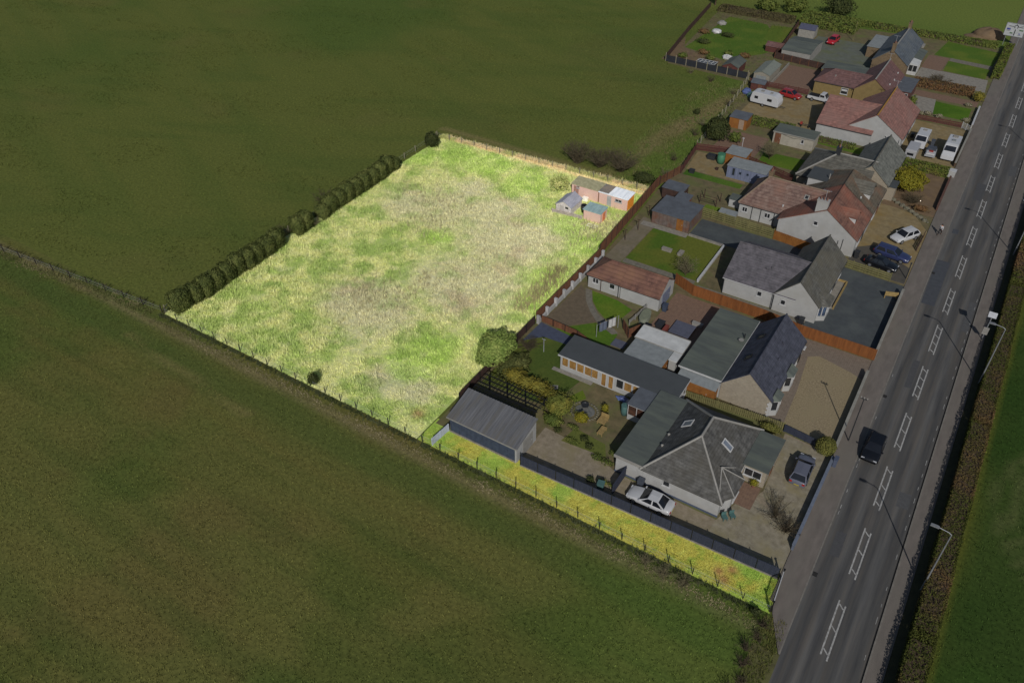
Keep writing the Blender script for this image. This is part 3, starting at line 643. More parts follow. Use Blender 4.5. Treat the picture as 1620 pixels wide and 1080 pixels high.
def roof_vent(root, roof, side, s, u, m=None):
    p, up_, al, nn = roof_surf[roof.name](side, s, u)
    return part("roof_vent", MB().lathe([(.11, p.z - .1), (.11, p.z + .18), (.15, p.z + .2), (.05, p.z + .26)], p.x, p.y, 8), m or LTGREY, root)
def chimney(root, x, y, w, d, z0, z1, m, pots=2):
    o = part("chimney", MB().box(x - w / 2, x + w / 2, y - d / 2, y + d / 2, z0, z1).box(x - w / 2 - .06, x + w / 2 + .06, y - d / 2 - .06, y + d / 2 + .06, z1 + .002, z1 + .14), m, root)
    for i in range(pots):
        q = (i - (pots - 1) / 2) * .42; px, py = (x + q, y) if w > d else (x, y + q)
        part("chimney_pot", MB().lathe([(.12, z1 + .14), (.10, z1 + .5), (.13, z1 + .52), (.09, z1 + .55)], px, py, 9), R_f5b, o)
    return o
def pipe(root, x, y, z1, m=None): return part("drainpipe", MB().tube([(x, y, .02), (x, y, z1)], .045, 6), m or DKGREY, root)
def apex_shed(name, label, x0, x1, y0, y1, ze, zr, axis, rm, wm, group=None, doorface=None, oh=.12, win=None, cat="shed"):
    r = thing(name, label, cat, ((x0 + x1) / 2, (y0 + y1) / 2), 0, group)
    gable(r, x0, x1, y0, y1, ze, zr, axis, rm, wm, oh=oh, t=.06, gutter=False)
    if doorface: door(r, *doorface)
    if win: window(r, *win)
    return r
def flat_shed(name, label, x0, x1, y0, y1, h, rm, wm, slope=0.0, doorface=None, win=None, cat="shed", group=None, fascia=None, oh=.12):
    r = thing(name, label, cat, ((x0 + x1) / 2, (y0 + y1) / 2), 0, group)
    w = MB().prism([(y0, 0), (y1, 0), (y1, h - .01 + slope), (y0, h - .01)], 'x', x0, x1); part("wall", w, wm, r)
    flat_roof(r, x0, x1, y0, y1, h, rm, .09, oh, fascia, slope)
    if doorface: door(r, *doorface)
    for q in (win or []): window(r, *q)
    return r

# ================================================================ FENCES AND WALLS
_pm = {}
def panel_mesh(style, L, h, m):
    key = (style, round(L, 2), round(h, 2), m.name)
    if key in _pm: return _pm[key]
    mb = MB()
    if style == 'board':
        n = max(2, int(L / .15))
        for i in range(n):
            a = L * i / n; o = .012 * (i % 2); mb.box(a + .004, a + L / n - .004, o - .012, o + .01, .04, h - .03 * random.random())
        for z in (.3, h - .3): mb.box(0, L, .024, .06, z, z + .08)
        mb.box(0, L, -.03, .04, h + .002, h + .04)
    elif style == 'slat':
        n = max(3, int(h / .27))
        for i in range(n): z = .06 + (h - .06) * i / n; mb.box(0, L, -.012, .012, z, z + (h - .06) / n * .72)
    elif style == 'picket':
        n = max(2, int(L / .2))
        for i in range(n): a = L * i / n; mb.box(a + .03, a + L / n - .03, -.012, .012, .06, h)
        for z in (.3, h - .3): mb.box(0, L, .013, .045, z, z + .07)
    elif style == 'rail':
        for z in (.35, h * .62, h - .1): mb.box(0, L, -.02, .02, z, z + .09)
    elif style == 'bars':
        n = max(2, int(L / .12))
        for i in range(n + 1): a = L * i / n; mb.box(a - .012, a + .012, -.012, .012, .1, h)
        for z in (.12, h - .1): mb.box(0, L, -.025, .025, z, z + .05)
    elif style == 'wire':
        for z in (.35, .7, h - .08): mb.box(0, L, -.006, .006, z, z + .012)
    elif style == 'net':
        for z in np.arange(.1, h, .15): mb.box(0, L, -.005, .005, z, z + .012)
        for a in np.arange(0, L, .15): mb.box(a, a + .012, -.005, .005, .06, h)
    me = bpy.data.meshes.new("panel"); me.from_pydata(mb.v, [], mb.f); me.materials.append(m); _pm[key] = me; return me
_postm = {}
def post_mesh(s, h, m):
    key = (s, round(h, 2), m.name)
    if key not in _postm:
        mb = MB().box(-s, s, -s, s, 0, h).add([(-s, -s, h), (s, -s, h), (s, s, h), (-s, s, h), (0, 0, h + s)], [(0, 1, 4), (1, 2, 4), (2, 3, 4), (3, 0, 4)])
        me = bpy.data.meshes.new("post"); me.from_pydata(mb.v, [], mb.f); me.materials.append(m); _postm[key] = me
    return _postm[key]
def fence(label, pts, h, style, m, pm=None, pl=1.83, ps=.05, ph=None, name="fence", cat="fence", group=None, kerb=None, pname="panel", jit=0):
    pts = [Vector((p[0], p[1], 0)) for p in pts]; root = thing(name, label, cat, pts[0], 0, group); pm = pm or m; ph = ph or h + .06
    for a, b in zip(pts, pts[1:]):
        L = (b - a).length; n = max(1, round(L / pl)); d = (b - a) / n; rz = math.atan2(d.y, d.x); l = L / n
        me = panel_mesh(style, l - 2 * ps - .01, h, m)
        for i in range(n + 1):
            p = a + d * i - pts[0]
            if i < n or b == pts[-1]:
                o = share("post", post_mesh(ps, ph + random.uniform(-jit, jit), pm), root, p, rz)
            if i < n: share(pname, me, root, p + d.normalized() * (ps + .005), rz)
        if kerb: part("kerb", MB().box(0, L, -.1, .1, 0, .12, rz, (0, 0)), kerb, root, world=False).location = a - pts[0]
    return root
def wall(label, pts, h, m, cap=None, t=.22, name="garden_wall", cat="wall", group=None):
    pts = [Vector((p[0], p[1], 0)) for p in pts]; root = thing(name, label, cat, pts[0], 0, group)
    for a, b in zip(pts, pts[1:]):
        L = (b - a).length; rz = math.atan2(b.y - a.y, b.x - a.x)
        o = part("wall", MB().box(0, L, -t / 2, t / 2, 0, h, rz, (0, 0)), m, root, world=False); o.location = a - pts[0]
        n = max(1, int(L / 1.2))
        for i in range(n):
            c = part("coping", MB().box(L * i / n + .006, L * (i + 1) / n - .006, -t / 2 - .04, t / 2 + .04, h + .002, h + .08, rz, (0, 0)), cap or m, o, world=False)
    return root

# ================================================================ PLANTS
def leaves(n, gen, size, seed, droop=.0):
    """n little leaf cards at points/normals from gen(r, n)"""
    r = np.random.default_rng(seed); P_, N_ = gen(r, n); n = len(P_)
    N_ = N_ + r.normal(0, .55, (n, 3)); N_ /= np.linalg.norm(N_, axis=1)[:, None] + 1e-9
    h = np.where(np.abs(N_[:, 2:3]) < .9, np.array([[0, 0, 1.]]), np.array([[1., 0, 0]])); t = np.cross(h, N_); t /= np.linalg.norm(t, axis=1)[:, None] + 1e-9
    b = np.cross(N_, t); a = r.uniform(0, 2 * np.pi, n)[:, None]; t, b = t * np.cos(a) + b * np.sin(a), b * np.cos(a) - t * np.sin(a)
    s = size * r.uniform(.6, 1.3, n)[:, None]; q = .6
    V = np.stack([P_ - t * s, P_ - b * s * q + N_ * s * .15, P_ + t * s, P_ + b * s * q + N_ * s * .15], 1)
    return V.reshape(-1, 3), np.arange(n * 4).reshape(-1, 4)
def ell(c, rad, depth=.35, lump=.18, seed=0, flat=0.0, power=2.0):
    c = np.array(c); rad = np.array(rad)
    def g(r, n):
        d = r.normal(0, 1, (n, 3)); d /= np.linalg.norm(d, axis=1)[:, None]
        d[:, 2] = np.where(d[:, 2] < -.55, -d[:, 2] * .5, d[:, 2])
        if power != 2.0: d = d / (np.abs(d) ** power).sum(1)[:, None] ** (1 / power)
        an = np.arctan2(d[:, 1], d[:, 0]); el_ = d[:, 2]
        k = 1 + lump * (np.sin(3 * an + seed) * np.cos(4 * el_ + seed) + .7 * np.sin(7 * an + 2 * seed + 5 * el_)) - depth * r.random(n) ** 2
        return c + d * rad * k[:, None], d / rad * rad.mean()
    return g
def boxgen(x0, x1, y0, y1, z1, lump=.12, seed=0):
    def g(r, n):
        A_ = np.array([(x1 - x0) * (y1 - y0), (y1 - y0) * z1, (y1 - y0) * z1, (x1 - x0) * z1, (x1 - x0) * z1]); k = r.choice(5, n, p=A_ / A_.sum())
        u, v = r.random(n), r.random(n); P_ = np.zeros((n, 3)); N_ = np.zeros((n, 3))
        X = x0 + (x1 - x0) * u; Y = y0 + (y1 - y0) * v
        P_[:, 0] = np.where(k == 1, x0, np.where(k == 2, x1, X)); P_[:, 1] = np.where(k == 3, y0, np.where(k == 4, y1, np.where((k == 1) | (k == 2), Y, Y)))
        w = r.random(n) ** .8 * z1; P_[:, 2] = np.where(k == 0, z1, w)
        N_[:, 0] = (k == 2) * 1. - (k == 1) * 1.; N_[:, 1] = (k == 4) * 1. - (k == 3) * 1.; N_[:, 2] = (k == 0) * 1. + .15
        b = (fbm(P_[:, 0] + P_[:, 2], P_[:, 1] - P_[:, 2], 1.3, seed) - .6) * 2 * lump - .12 * r.random(n) ** 2
        return P_ + N_ * b[:, None], N_
    return g
def bush(name, label, cat, x, y, rad, m, n=900, size=.11, seed=1, group=None, lift=.95, core=True, depth=.35, lump=.18, power=2.0, trunk=.06, solid=False):
    r = thing(name, label, cat, (x, y), 0, group)
    V, F = leaves(n, ell((0, 0, rad[2] * lift), rad, depth, lump, seed, power=power), size, seed)
    V[:, 2] = np.maximum(V[:, 2], .02); np_obj("crown", V, F, m, r)
    tr = MB().tube([(0, 0, 0), (0, 0, rad[2] * lift)], trunk, 6, trunk * .5); rr = random.Random(seed)
    for i in range(5):
        a = rr.uniform(0, 6.3); tr.tube([(0, 0, .1 + rad[2] * .2), (rad[0] * .6 * math.cos(a), rad[1] * .6 * math.sin(a), rad[2] * rr.uniform(.9, 1.4))], trunk * .5, 4, .012)
    part("trunk", tr, BARK, r, world=False)
    if solid:
        mb = MB(); nn, mm = 20, 12
        for a in range(mm + 1):
            for b in range(nn):
                t, p = math.pi * a / mm, 2 * math.pi * b / nn; d = (math.sin(t) * math.cos(p), math.sin(t) * math.sin(p), math.cos(t)); q = sum(abs(c) ** power for c in d) ** (-1 / power) * (.84 + rr.uniform(-.03, .03))
                mb.v.append((d[0] * q * rad[0], d[1] * q * rad[1], max(.0, rad[2] * lift + d[2] * q * rad[2])))
        mb.f = [(a * nn + b, (a + 1) * nn + b, (a + 1) * nn + (b + 1) % nn, a * nn + (b + 1) % nn) for a in range(mm) for b in range(nn)]
        part("inner_foliage", mb, m, r, world=False, smooth=True)
    elif core: part("inner_foliage", MB().blob((0, 0, rad[2] * lift * .98), (rad[0] * .72, rad[1] * .72, rad[2] * .76), seed), m, r, world=False)
    return r
def twigs(h, rad, n, seed, r0=.035, sub=5, spread=1.0, base=.15):
    rr = random.Random(seed); V = []; F = []
    def seg(a, b, ra, rb):
        o = len(V); d = (b - a).normalized() if (b - a).length else Vector((0, 0, 1)); p = d.orthogonal().normalized(); q = d.cross(p)
        for c, r in ((a, ra), (b, rb)):
            for k in range(3): V.append(tuple(c + (p * math.cos(2.094 * k) + q * math.sin(2.094 * k)) * r))
        for k in range(3): F.append((o + k, o + (k + 1) % 3, o + 3 + (k + 1) % 3, o + 3 + k))
    for i in range(n):
        a = rr.uniform(0, 6.283); k = math.sqrt(rr.random()); d = Vector((math.cos(a) * k * rad * spread, math.sin(a) * k * rad * spread, h * rr.uniform(.7, 1.0) * (1 - .35 * k * k)))
        p = Vector((math.cos(a) * base * k, math.sin(a) * base * k, 0)); pts = [p]
        for s in (.35, .68, 1.0): pts.append(p + d * s * Vector((1, 1, 1)).x + Vector((rr.uniform(-.12, .12) * rad, rr.uniform(-.12, .12) * rad, (s - s * s) * h * .35)))
        for s in range(3):
            seg(pts[s], pts[s + 1], r0 * (1 - s * .28), r0 * (1 - (s + 1) * .28))
            for q in range(sub):
                t = rr.random(); b = pts[s].lerp(pts[s + 1], t); e = b + Vector((rr.gauss(0, .16) * rad, rr.gauss(0, .16) * rad, rr.uniform(.05, .3) * h * .7))
                seg(b, e, r0 * .4, r0 * .2)
    return V, F
def bare(name, label, cat, x, y, h, rad, n=26, seed=1, m=None, group=None, r0=.035, sub=5, trunk=0.0, spread=1.0):
    r = thing(name, label, cat, (x, y), 0, group); V, F = twigs(h, rad, n, seed, r0, sub, spread)
    if trunk: V = [(a, b, c + trunk) for a, b, c in V]
    np_obj("branches", np.array(V), np.array(F), m or TWIG, r)
    part("trunk", MB().tube([(0, 0, 0), (.03, .02, max(.25, trunk + .1))], r0 * 2.4, 7, r0 * 1.6), BARK, r, world=False); return r
def hedge(label, x0, x1, y0, y1, h, m, dens=60, size=.12, seed=1, rz=0, name="hedge", group=None, cat="hedge", core=True, c=None):
    cx, cy = (x0 + x1) / 2, (y0 + y1) / 2; r = thing(name, label, cat, (cx, cy), rz, group)
    a, b = (x1 - x0) / 2, (y1 - y0) / 2; area = 4 * a * b + 4 * (a + b) * h
    V, F = leaves(int(area * dens), boxgen(-a, a, -b, b, h, .16, seed), size, seed); V[:, 2] = np.maximum(V[:, 2], .01)
    np_obj("foliage", V, F, m, r)
    if core: part("branches", MB().box(-a * .8, a * .8, -b * .95 if b > a else -b * .8, b * .95 if b > a else b * .8, 0, h * .86), BARK, r, world=False)
    return r
L_conif = leaf("darkened_conifer_leaf", A(66, 70, 36), A(46, 52, 26), A(84, 84, 46))
L_row = leaf("clipped_conifer_leaf", A(72, 79, 39), A(39, 46, 22), A(86, 90, 48))
L_big = leaf("olive_conifer_leaf", A(106, 122, 60), A(70, 86, 38), A(124, 132, 72))
L_green = leaf("shrub_leaf", A(70, 80, 34), A(50, 60, 26), A(86, 90, 42))
L_gold = leaf("golden_leaf", A(104, 94, 36), A(72, 70, 26), A(92, 90, 40))
L_yell = leaf("yellow_flower_leaf", A(108, 98, 24), A(66, 70, 22), A(96, 92, 30))
L_dark = leaf("dark_shrub_leaf", A(46, 52, 26), A(34, 40, 20), A(56, 60, 30))
L_hedge = mat("roadside_hedge_leaf", A(64, 66, 29), A(40, 46, 18), scale=3, c3=A(92, 64, 50), scale3=.17, rough=.85, spec=.1, detail=3)
L_hedgeg = leaf("green_hedge_leaf", A(74, 84, 32), A(52, 64, 24), A(86, 84, 40))
L_brown = leaf("russet_leaf", A(92, 66, 44), A(72, 56, 36), A(84, 72, 44))

# ================================================================ HOUSES
# --- eighth property: hipped bungalow by the strip
h8 = thing("bungalow", "white bungalow with grey hipped slate roof and pale hip ridges, nearest the strip", "bungalow", (-14, 56))
rf8 = gable(h8, -17.9, -10.0, 50.5, 61.4, 2.35, 5.4, 'y', R_hip, W_white, hip=(3.9, 4.0), oh=.3, cap=LTGREY, t=.1)
skylight(h8, rf8, -1, 57.0, .42, .85, 1.1); skylight(h8, rf8, 1, 56.2, .45, .7, 1.2)
roof_vent(h8, rf8, -1, 53.6, .12); roof_vent(h8, rf8, -1, 55.4, .1)
block(h8, -20.9, -17.905, 50.52, 61.2, 2.36, W_white, "wing_wall")
flat_roof(h8, -20.9, -18.05, 50.52, 61.2, 2.38, R_felt, .12, .18, None, name="wing_roof")
part("parapet", MB().box(-21.1, -18.1, 50.3, 50.38, 2.2, 2.56), LTGREY, h8)
window(h8, 'S', 50.5, -15.4, 1.15, .75, .75, 1)
part("plinth", MB().box(-20.95, -9.95, 50.44, 50.497, 0, .22), plain("blue_plinth", A(60, 68, 84)), h8)
# splayed corner bay with its own little hipped roof
bay = MB().prism([(-10.3, 50.75), (-9.35, 51.9), (-9.3, 54.2), (-10.2, 55.2), (-10.4, 55.2), (-10.4, 50.75)], 'z', 0, 2.2); by_ = part("bay", bay, W_white, h8)
part("roof", MB().add([(-10.1, 50.35, 2.22), (-9.05, 51.7, 2.22), (-9.0, 54.35, 2.22), (-10.0, 55.5, 2.22), (-12.0, 53.4, 3.75), (-11.2, 53.3, 3.7)], [(0, 1, 5), (1, 2, 5), (2, 3, 4, 5), (0, 5, 4), (0, 4, 3), (0, 3, 2, 1)]), R_hip, by_)
cp = MB()
for p in ((-10.1, 50.35, 2.26), (-9.05, 51.7, 2.26), (-9.0, 54.35, 2.26), (-10.0, 55.5, 2.26)): cp.tube([p, (-11.2, 53.3, 3.76)], .07, 5)
part("ridge_tiles", cp, LTGREY, by_)
window(h8, 'E', -9.3, 53.1, .8, 1.6, 1.2, 3)
# front porch wing with double window
block(h8, -9.97, -7.5, 56.3, 61.2, 2.3, W_cream, "porch_wall"); flat_roof(h8, -9.7, -7.5, 56.3, 61.2, 2.32, R_felt, .12, .2, None, name="porch_roof")
window(h8, 'S', 56.3, -8.75, .9, 1.75, 1.05, 2); door(h8, 'E', -7.5, 58.5, .9, 2.0, T_brown)
# glazed lean-to
lt = part("sun_porch", MB().box(-23.2, -21.0, 57.8, 60.7, 0, .75), W_white, h8)
for x0, x1 in ((-23.15, -22.2), (-22.15, -21.15)): part("pane", MB().box(x0, x1, 57.82, 57.86, .78, 2.1), mat("warm_glass", A(70, 48, 38), A(36, 26, 24), scale=1.5, rough=.15), lt)
part("pane", MB().box(-23.17, -23.13, 57.95, 60.5, .78, 2.1), GLASS, lt)
fr = MB()
for x in (-23.2, -22.2, -21.1): fr.box(x, x + .07, 57.78, 57.87, .74, 2.14)
for y in (58.9, 60.6): fr.box(-23.21, -23.12, y, y + .07, .74, 2.14)
fr.box(-23.22, -21.0, 57.77, 57.88, 2.12, 2.22).box(-23.22, -23.12, 57.9, 60.7, 2.12, 2.22); part("glazing_frame", fr, WHITEM, lt)
flat_roof(h8, -23.2, -21.12, 57.8, 60.7, 2.24, R_feltb, .08, .1, None, .0, "sun_porch_roof")

gr = thing("garden_room", "long low white garden room with charcoal roof and a row of timber windows", "garden room", (-26.3, 62.7))
part("wall", MB().box(-33.4, -19.2, 61.0, 64.4, 0, 2.2), W_white, gr)
flat_roof(gr, -33.4, -19.2, 61.0, 64.4, 2.22, R_feltd, .1, .2, WHITEM, .25)
for a, w in ((-32.75, .75), (-31.75, .85), (-30.75, .85), (-29.75, .85), (-28.9, .75)): window(gr, 'S', 61.0, a, .7, w + .14, 1.38, 1, BLIND, sill=False)
for a in (-27.75, -26.85):
    o = window(gr, 'S', 61.0, a, .1, .68, 1.9, 1, BLIND, "glazed_door", sill=False)
for a, w in ((-25.75, .9), (-24.75, .95), (-23.75, .8)): window(gr, 'S', 61.0, a, .7, w + .05, 1.38, 1, BLIND if a != -25.75 else GLASS, sill=False)
part("step", MB().box(-34.2, -29, 60.4, 60.9, 0, .1), CONC, gr); window(gr, 'E', -19.2, 63.6, .9, .7, 1.0, 1)

# garage beside the strip
ga = thing("metal_garage", "navy sided garage with grey corrugated roof at the end of the strip", "garage", (-34.2, 48))
part("wall", MB().prism([(46.1, 0), (49.9, 0), (49.9, 2.95), (46.1, 2.1)], 'x', -38.3, -30.05), NAVY, ga)
part("end_wall", MB().prism([(46.12, 0), (49.88, 0), (49.88, 2.93), (46.12, 2.09)], 'x', -30.045, -29.9), W_white, ga)
rb = MB(); n = 52
for i in range(n):
    x0 = -38.6 + 8.85 * i / n; x1 = -38.6 + 8.85 * (i + 1) / n; u = (i % 2) * .045
    rb.prism([(45.95, 2.09 + u), (50.05, 3.01 + u), (50.05, 3.07 + u), (45.95, 2.15 + u)], 'x', x0, x1)
part("roof", rb, R_corr, ga)
part("fascia", MB().box(-38.6, -29.75, 45.9, 45.945, 2.0, 2.14), LTGREY, ga); pipe(ga, -30.0, 46.0, 2.0, WHITEM)
part("plinth", MB().box(-38.35, -29.95, 45.98, 46.09, 0, .16), CONC, ga)
for i in range(9): part("cladding_rib", MB().box(-38.2 + i * 1.02, -38.14 + i * 1.02, 46.06, 46.098, .16, 2.05), NAVY, ga)
door(ga, 'E', -29.9, 48.2, 1.9, 2.0, LTGREY)

# --- seventh property
h7 = thing("stone_cottage", "cottage with blue black tiled roof, cream stone gable and two white bay windows", "house", (-13.2, 72))
rf7 = gable(h7, -16.0, -10.4, 66.1, 78.0, 2.4, 5.0, 'y', R_f7, W_cream, oh=.15, cap=R_f7, fascia=False)
for s in (70.0, 74.2): skylight(h7, rf7, -1, s, .5, .6, .8, BLACK, mat("dull_roof_glass", A(78, 74, 62), A(60, 58, 50), rough=.2))
for s, u in ((69.0, .25), (74.0, .6), (71.5, .45)): roof_vent(h7, rf7, 1, s, u, R_f7)
quo = MB()
for i in range(8): quo.box(-10.62 if i % 2 else -10.75, -10.37, 66.06, 66.35, .02 + i * .28, .24 + i * .28)
part("quoin", quo, WHITEM, h7)
for ya, yb in ((66.35, 68.5), (70.9, 73.3)):
    b = part("bay", MB().prism([(-10.42, ya), (-9.75, ya + .5), (-9.75, yb - .5), (-10.42, yb)], 'z', 0, .75).prism([(-10.42, ya), (-9.75, ya + .5), (-9.75, yb - .5), (-10.42, yb)], 'z', 2.0, 2.2), W_white, h7)
    part("pane", MB().prism([(-10.42, ya + .08), (-9.8, ya + .55), (-9.8, yb - .55), (-10.42, yb - .08)], 'z', .76, 1.99), GLASS, b)
    fr = MB()
    for p in ((-10.35, ya + .05), (-9.77, ya + .5), (-9.77, (ya + yb) / 2), (-9.77, yb - .5)): fr.box(p[0] - .05, p[0] + .05, p[1] - .05, p[1] + .05, .755, 1.995)
    part("bay_frame", fr, WHITEM, b)
    part("roof", MB().add([(-10.42, ya - .15, 2.22), (-9.6, ya + .4, 2.22), (-9.6, yb - .4, 2.22), (-10.42, yb + .15, 2.22), (-10.42, ya + .4, 2.75), (-10.42, yb - .4, 2.75)], [(0, 1, 4), (1, 2, 5, 4), (2, 3, 5), (0, 4, 5, 3), (0, 3, 2, 1)]), R_felt, b)
part("porch", MB().box(-10.5, -10.0, 76.6, 77.3, 2.1, 2.22), WHITEM, h7); door(h7, 'E', -10.4, 76.9, .9, 2.0, BLACK); window(h7, 'E', -10.4, 75.0, .9, .9, 1.1, 2)
block(h7, -20.9, -16.005, 66.2, 78.3, 2.5, W_white, "wing_wall"); flat_roof(h7, -20.9, -16.2, 66.2, 78.3, 2.52, R_felt, .12, .15, WHITEM, name="wing_roof")
part("satellite_dish", MB().lathe([(.02, 2.75), (.2, 2.85), (.32, 3.0)], -16.6, 73.5, 10), LTGREY, h7); part("flue", MB().tube([(-16.5, 74.4, 2.6), (-16.5, 74.4, 3.3)], .08, 7), DKGREY, h7)
flat_shed("lean_to_shed", "orange timber lean-to shed with grey felt roof against the flat roofed wing", -20.6, -16.2, 64.9, 66.0, 1.95, R_feltg, T_orange, .25, ('S', 64.9, -17.4, .9, 1.7, T_orange))
flat_shed("timber_shed", "orange timber shed with pale green roof beside the white roofed store", -27.3, -22.8, 65.0, 68.2, 2.1, R_feltg, T_orange, .0, ('E', -22.8, 66.6, .9, 1.8, T_orange))
ws = thing("store", "store shed with broad white sheet roof behind the orange timber shed", "shed", (-24.6, 69.5))
part("wall", MB().box(-27.4, -21.7, 68.45, 70.7, 0, 2.2), W_white, ws); flat_roof(ws, -27.5, -21.7, 68.5, 70.7, 2.22, R_shedw, .1, .1, LTGREY, .12)
part("wing_wall", MB().box(-22.55, -21.72, 66.9, 68.4, 0, 2.05), W_white, ws); part("wing_roof", MB().box(-22.6, -21.6, 66.8, 68.38, 2.07, 2.24), R_shedw, ws)
part("flashing", MB().box(-27.55, -21.6, 70.75, 70.85, 2.34, 2.5), LTGREY, ws); door(ws, 'W', -27.4, 69.6, .8, 1.9, T_brown)

# outbuilding with the dark red roof
ob_ = thing("outbuilding", "long white outbuilding with dark red tiled roof, hipped at one end", "outbuilding", (-33.5, 79.4))
rfo = gable(ob_, -38.5, -33.9, 77.1, 81.5, 2.05, 3.5, 'x', R_out, W_white, hip=(2.2, 0), oh=.2, fascia=False)
rfo2 = gable(ob_, -33.76, -28.4, 77.0, 81.6, 2.1, 3.62, 'x', R_out, W_white, oh=.2, fascia=False)
for a, n_ in ((-37.4, 2), (-35.0, 1)): window(ob_, 'S', 77.1, a, .95, .8 if n_ == 1 else .9, .8, n_)
gd = door(ob_, 'E', -28.4, 79.2, 2.4, 1.9, plain("blue_grey_door", A(86, 92, 108)))
for i in range(4): part("panel", MB().box(-28.339, -28.325, 78.05, 80.35, .15 + i * .45, .52 + i * .45), plain("blue_grey_door", A(86, 92, 108)), gd)
pipe(ob_, -34.0, 76.9, 2.0)

# --- sixth property
h6 = thing("white_bungalow", "white bungalow with charcoal roofs forming a T above the black drive", "bungalow", (-17, 90))
rf6 = gable(h6, -23.1, -13.9, 85.2, 94.6, 2.55, 5.05, 'x', R_f6a, W_white, oh=.25, cap=R_f6a)
rf6b = gable(h6, -16.4, -11.0, 85.0, 97.2, 2.6, 5.25, 'y', R_f6b, W_white, oh=.25, cap=R_f6b, fascia=False)
for a in (-18.3, -15.2): window(h6, 'S', 85.2 if a < -16.4 else 85.0, a, 1.25, .65, .75, 1)
roof_vent(h6, rf6, -1, -18.6, .5, R_f6a); roof_vent(h6, rf6, -1, -18.0, .56, R_f6a)
b = part("bay", MB().prism([(-11.02, 85.6), (-10.1, 86.2), (-10.1, 88.3), (-11.02, 88.9)], 'z', 0, .7).prism([(-11.02, 85.6), (-10.1, 86.2), (-10.1, 88.3), (-11.02, 88.9)], 'z', 2.1, 2.3), W_white, h6)
part("pane", MB().prism([(-11.02, 85.7), (-10.15, 86.27), (-10.15, 88.23), (-11.02, 88.8)], 'z', .71, 2.09), mat("blue_glass", A(60, 74, 96), A(34, 40, 50), rough=.1), b)
fr = MB()
for p in ((-10.95, 85.68), (-10.55, 85.9), (-10.12, 86.22), (-10.12, 87.25), (-10.12, 88.28)): fr.box(p[0] - .05, p[0] + .05, p[1] - .05, p[1] + .05, .705, 2.095)
part("bay_frame", fr, WHITEM, b)
part("roof", MB().add([(-11.6, 85.1, 2.32), (-9.85, 86.0, 2.32), (-9.85, 88.5, 2.32), (-11.6, 89.3, 2.32), (-12.3, 87.2, 3.75)], [(0, 1, 4), (1, 2, 4), (2, 3, 4), (0, 4, 3), (0, 3, 2, 1)]), R_f6b, b)
window(h6, 'E', -11.0, 91.0, .9, 1.5, 1.2, 3); door(h6, 'E', -11.0, 93.4, .9, 2.0, DKGREY); window(h6, 'E', -11.0, 95.4, .9, 1.2, 1.2, 2)
part("ramp", MB().box(-10.95, -9.9, 89.1, 95.4, 0, .22), CONC, h6); part("ramp_kerb", MB().box(-9.88, -9.72, 89.1, 95.5, 0, .5).box(-10.95, -9.9, 95.42, 95.55, 0, .5), T_wood, h6)
pipe(h6, -16.5, 84.9, 2.4); pipe(h6, -23.0, 85.05, 2.4)

gg = flat_shed("concrete_garage", "low garage with slate grey roof and weathered pink panels beside the lawn", -38.3, -32.5, 96.2, 101.2, 2.0, R_feltb, W_panel, .0, ('S', 96.2, -33.9, 1.0, 1.8, T_orange), cat="garage")
flat_shed("garden_shed", "small slate roofed shed tucked behind the pink panelled garage", -37.1, -35.1, 101.6, 103.4, 1.8, R_feltb, W_panel, .1, ('E', -35.1, 102.5, .7, 1.6, T_brown))
flat_shed("corner_shed", "slate roofed shed in the fence corner beyond the pink panelled garage", -40.1, -36.8, 103.7, 106.0, 1.8, R_feltb, T_dark, .1, ('E', -36.8, 104.9, .7, 1.6, T_dark))
flat_shed("low_store", "low flat grey lid store beside the horizontal slat fence", -30.4, -28.0, 102.6, 103.6, 1.0, R_feltg, LTGREY, .1)

# --- fifth property: semi with two roof colours
h5 = thing("semi_detached_house", "tall white gabled house with red tiled roof, white chimney and one dormer", "house", (-16.4, 106))
rf5 = gable(h5, -21.7, -11.0, 102.3, 110.5, 2.75, 6.0, 'y', R_f5b, W_white, rp=-15.6, oh=.22, cap=R_f5b, fascia=False)
rf5w = gable(h5, -28.2, -17.0, 104.6, 112.3, 2.4, 5.3, 'x', R_f5a, W_white, hip=(2.6, 0), oh=.2, cap=mat("buff_ridge", A(104, 90, 76), A(88, 74, 64)), fascia=False)
chimney(h5, -16.5, 102.75, 1.5, .75, 5.0, 7.0, W_white, 3); chimney(h5, -25.6, 109.0, .6, .9, 4.6, 6.0, W_stone, 2)
window(h5, 'S', 102.3, -16.7, 3.3, .6, .65, 1)
for a, w in ((-27.3, .8), (-23.9, .85)): window(h5, 'S', 104.6, a, 1.0, w, .8, 2)
for a in (-26.2, -24.9, -22.9): pipe(h5, a, 104.5, 2.3)
skylight(h5, rf5w, -1, -19.6, .66, .55, .6, LTGREY, GLASS); roof_vent(h5, rf5w, -1, -22.2, .2, WHITEM)
for x, z in ((-12.6, 2.4), (-13.2, 2.0)): part("drainpipe", MB().tube([(x, 102.22, .1), (x, 102.22, z)], .04, 5), DKGREY, h5)
door(h5, 'E', -11.0, 107.6, .9, 2.0, DKGREY); window(h5, 'E', -11.0, 104.6, .9, 1.4, 1.2, 2)
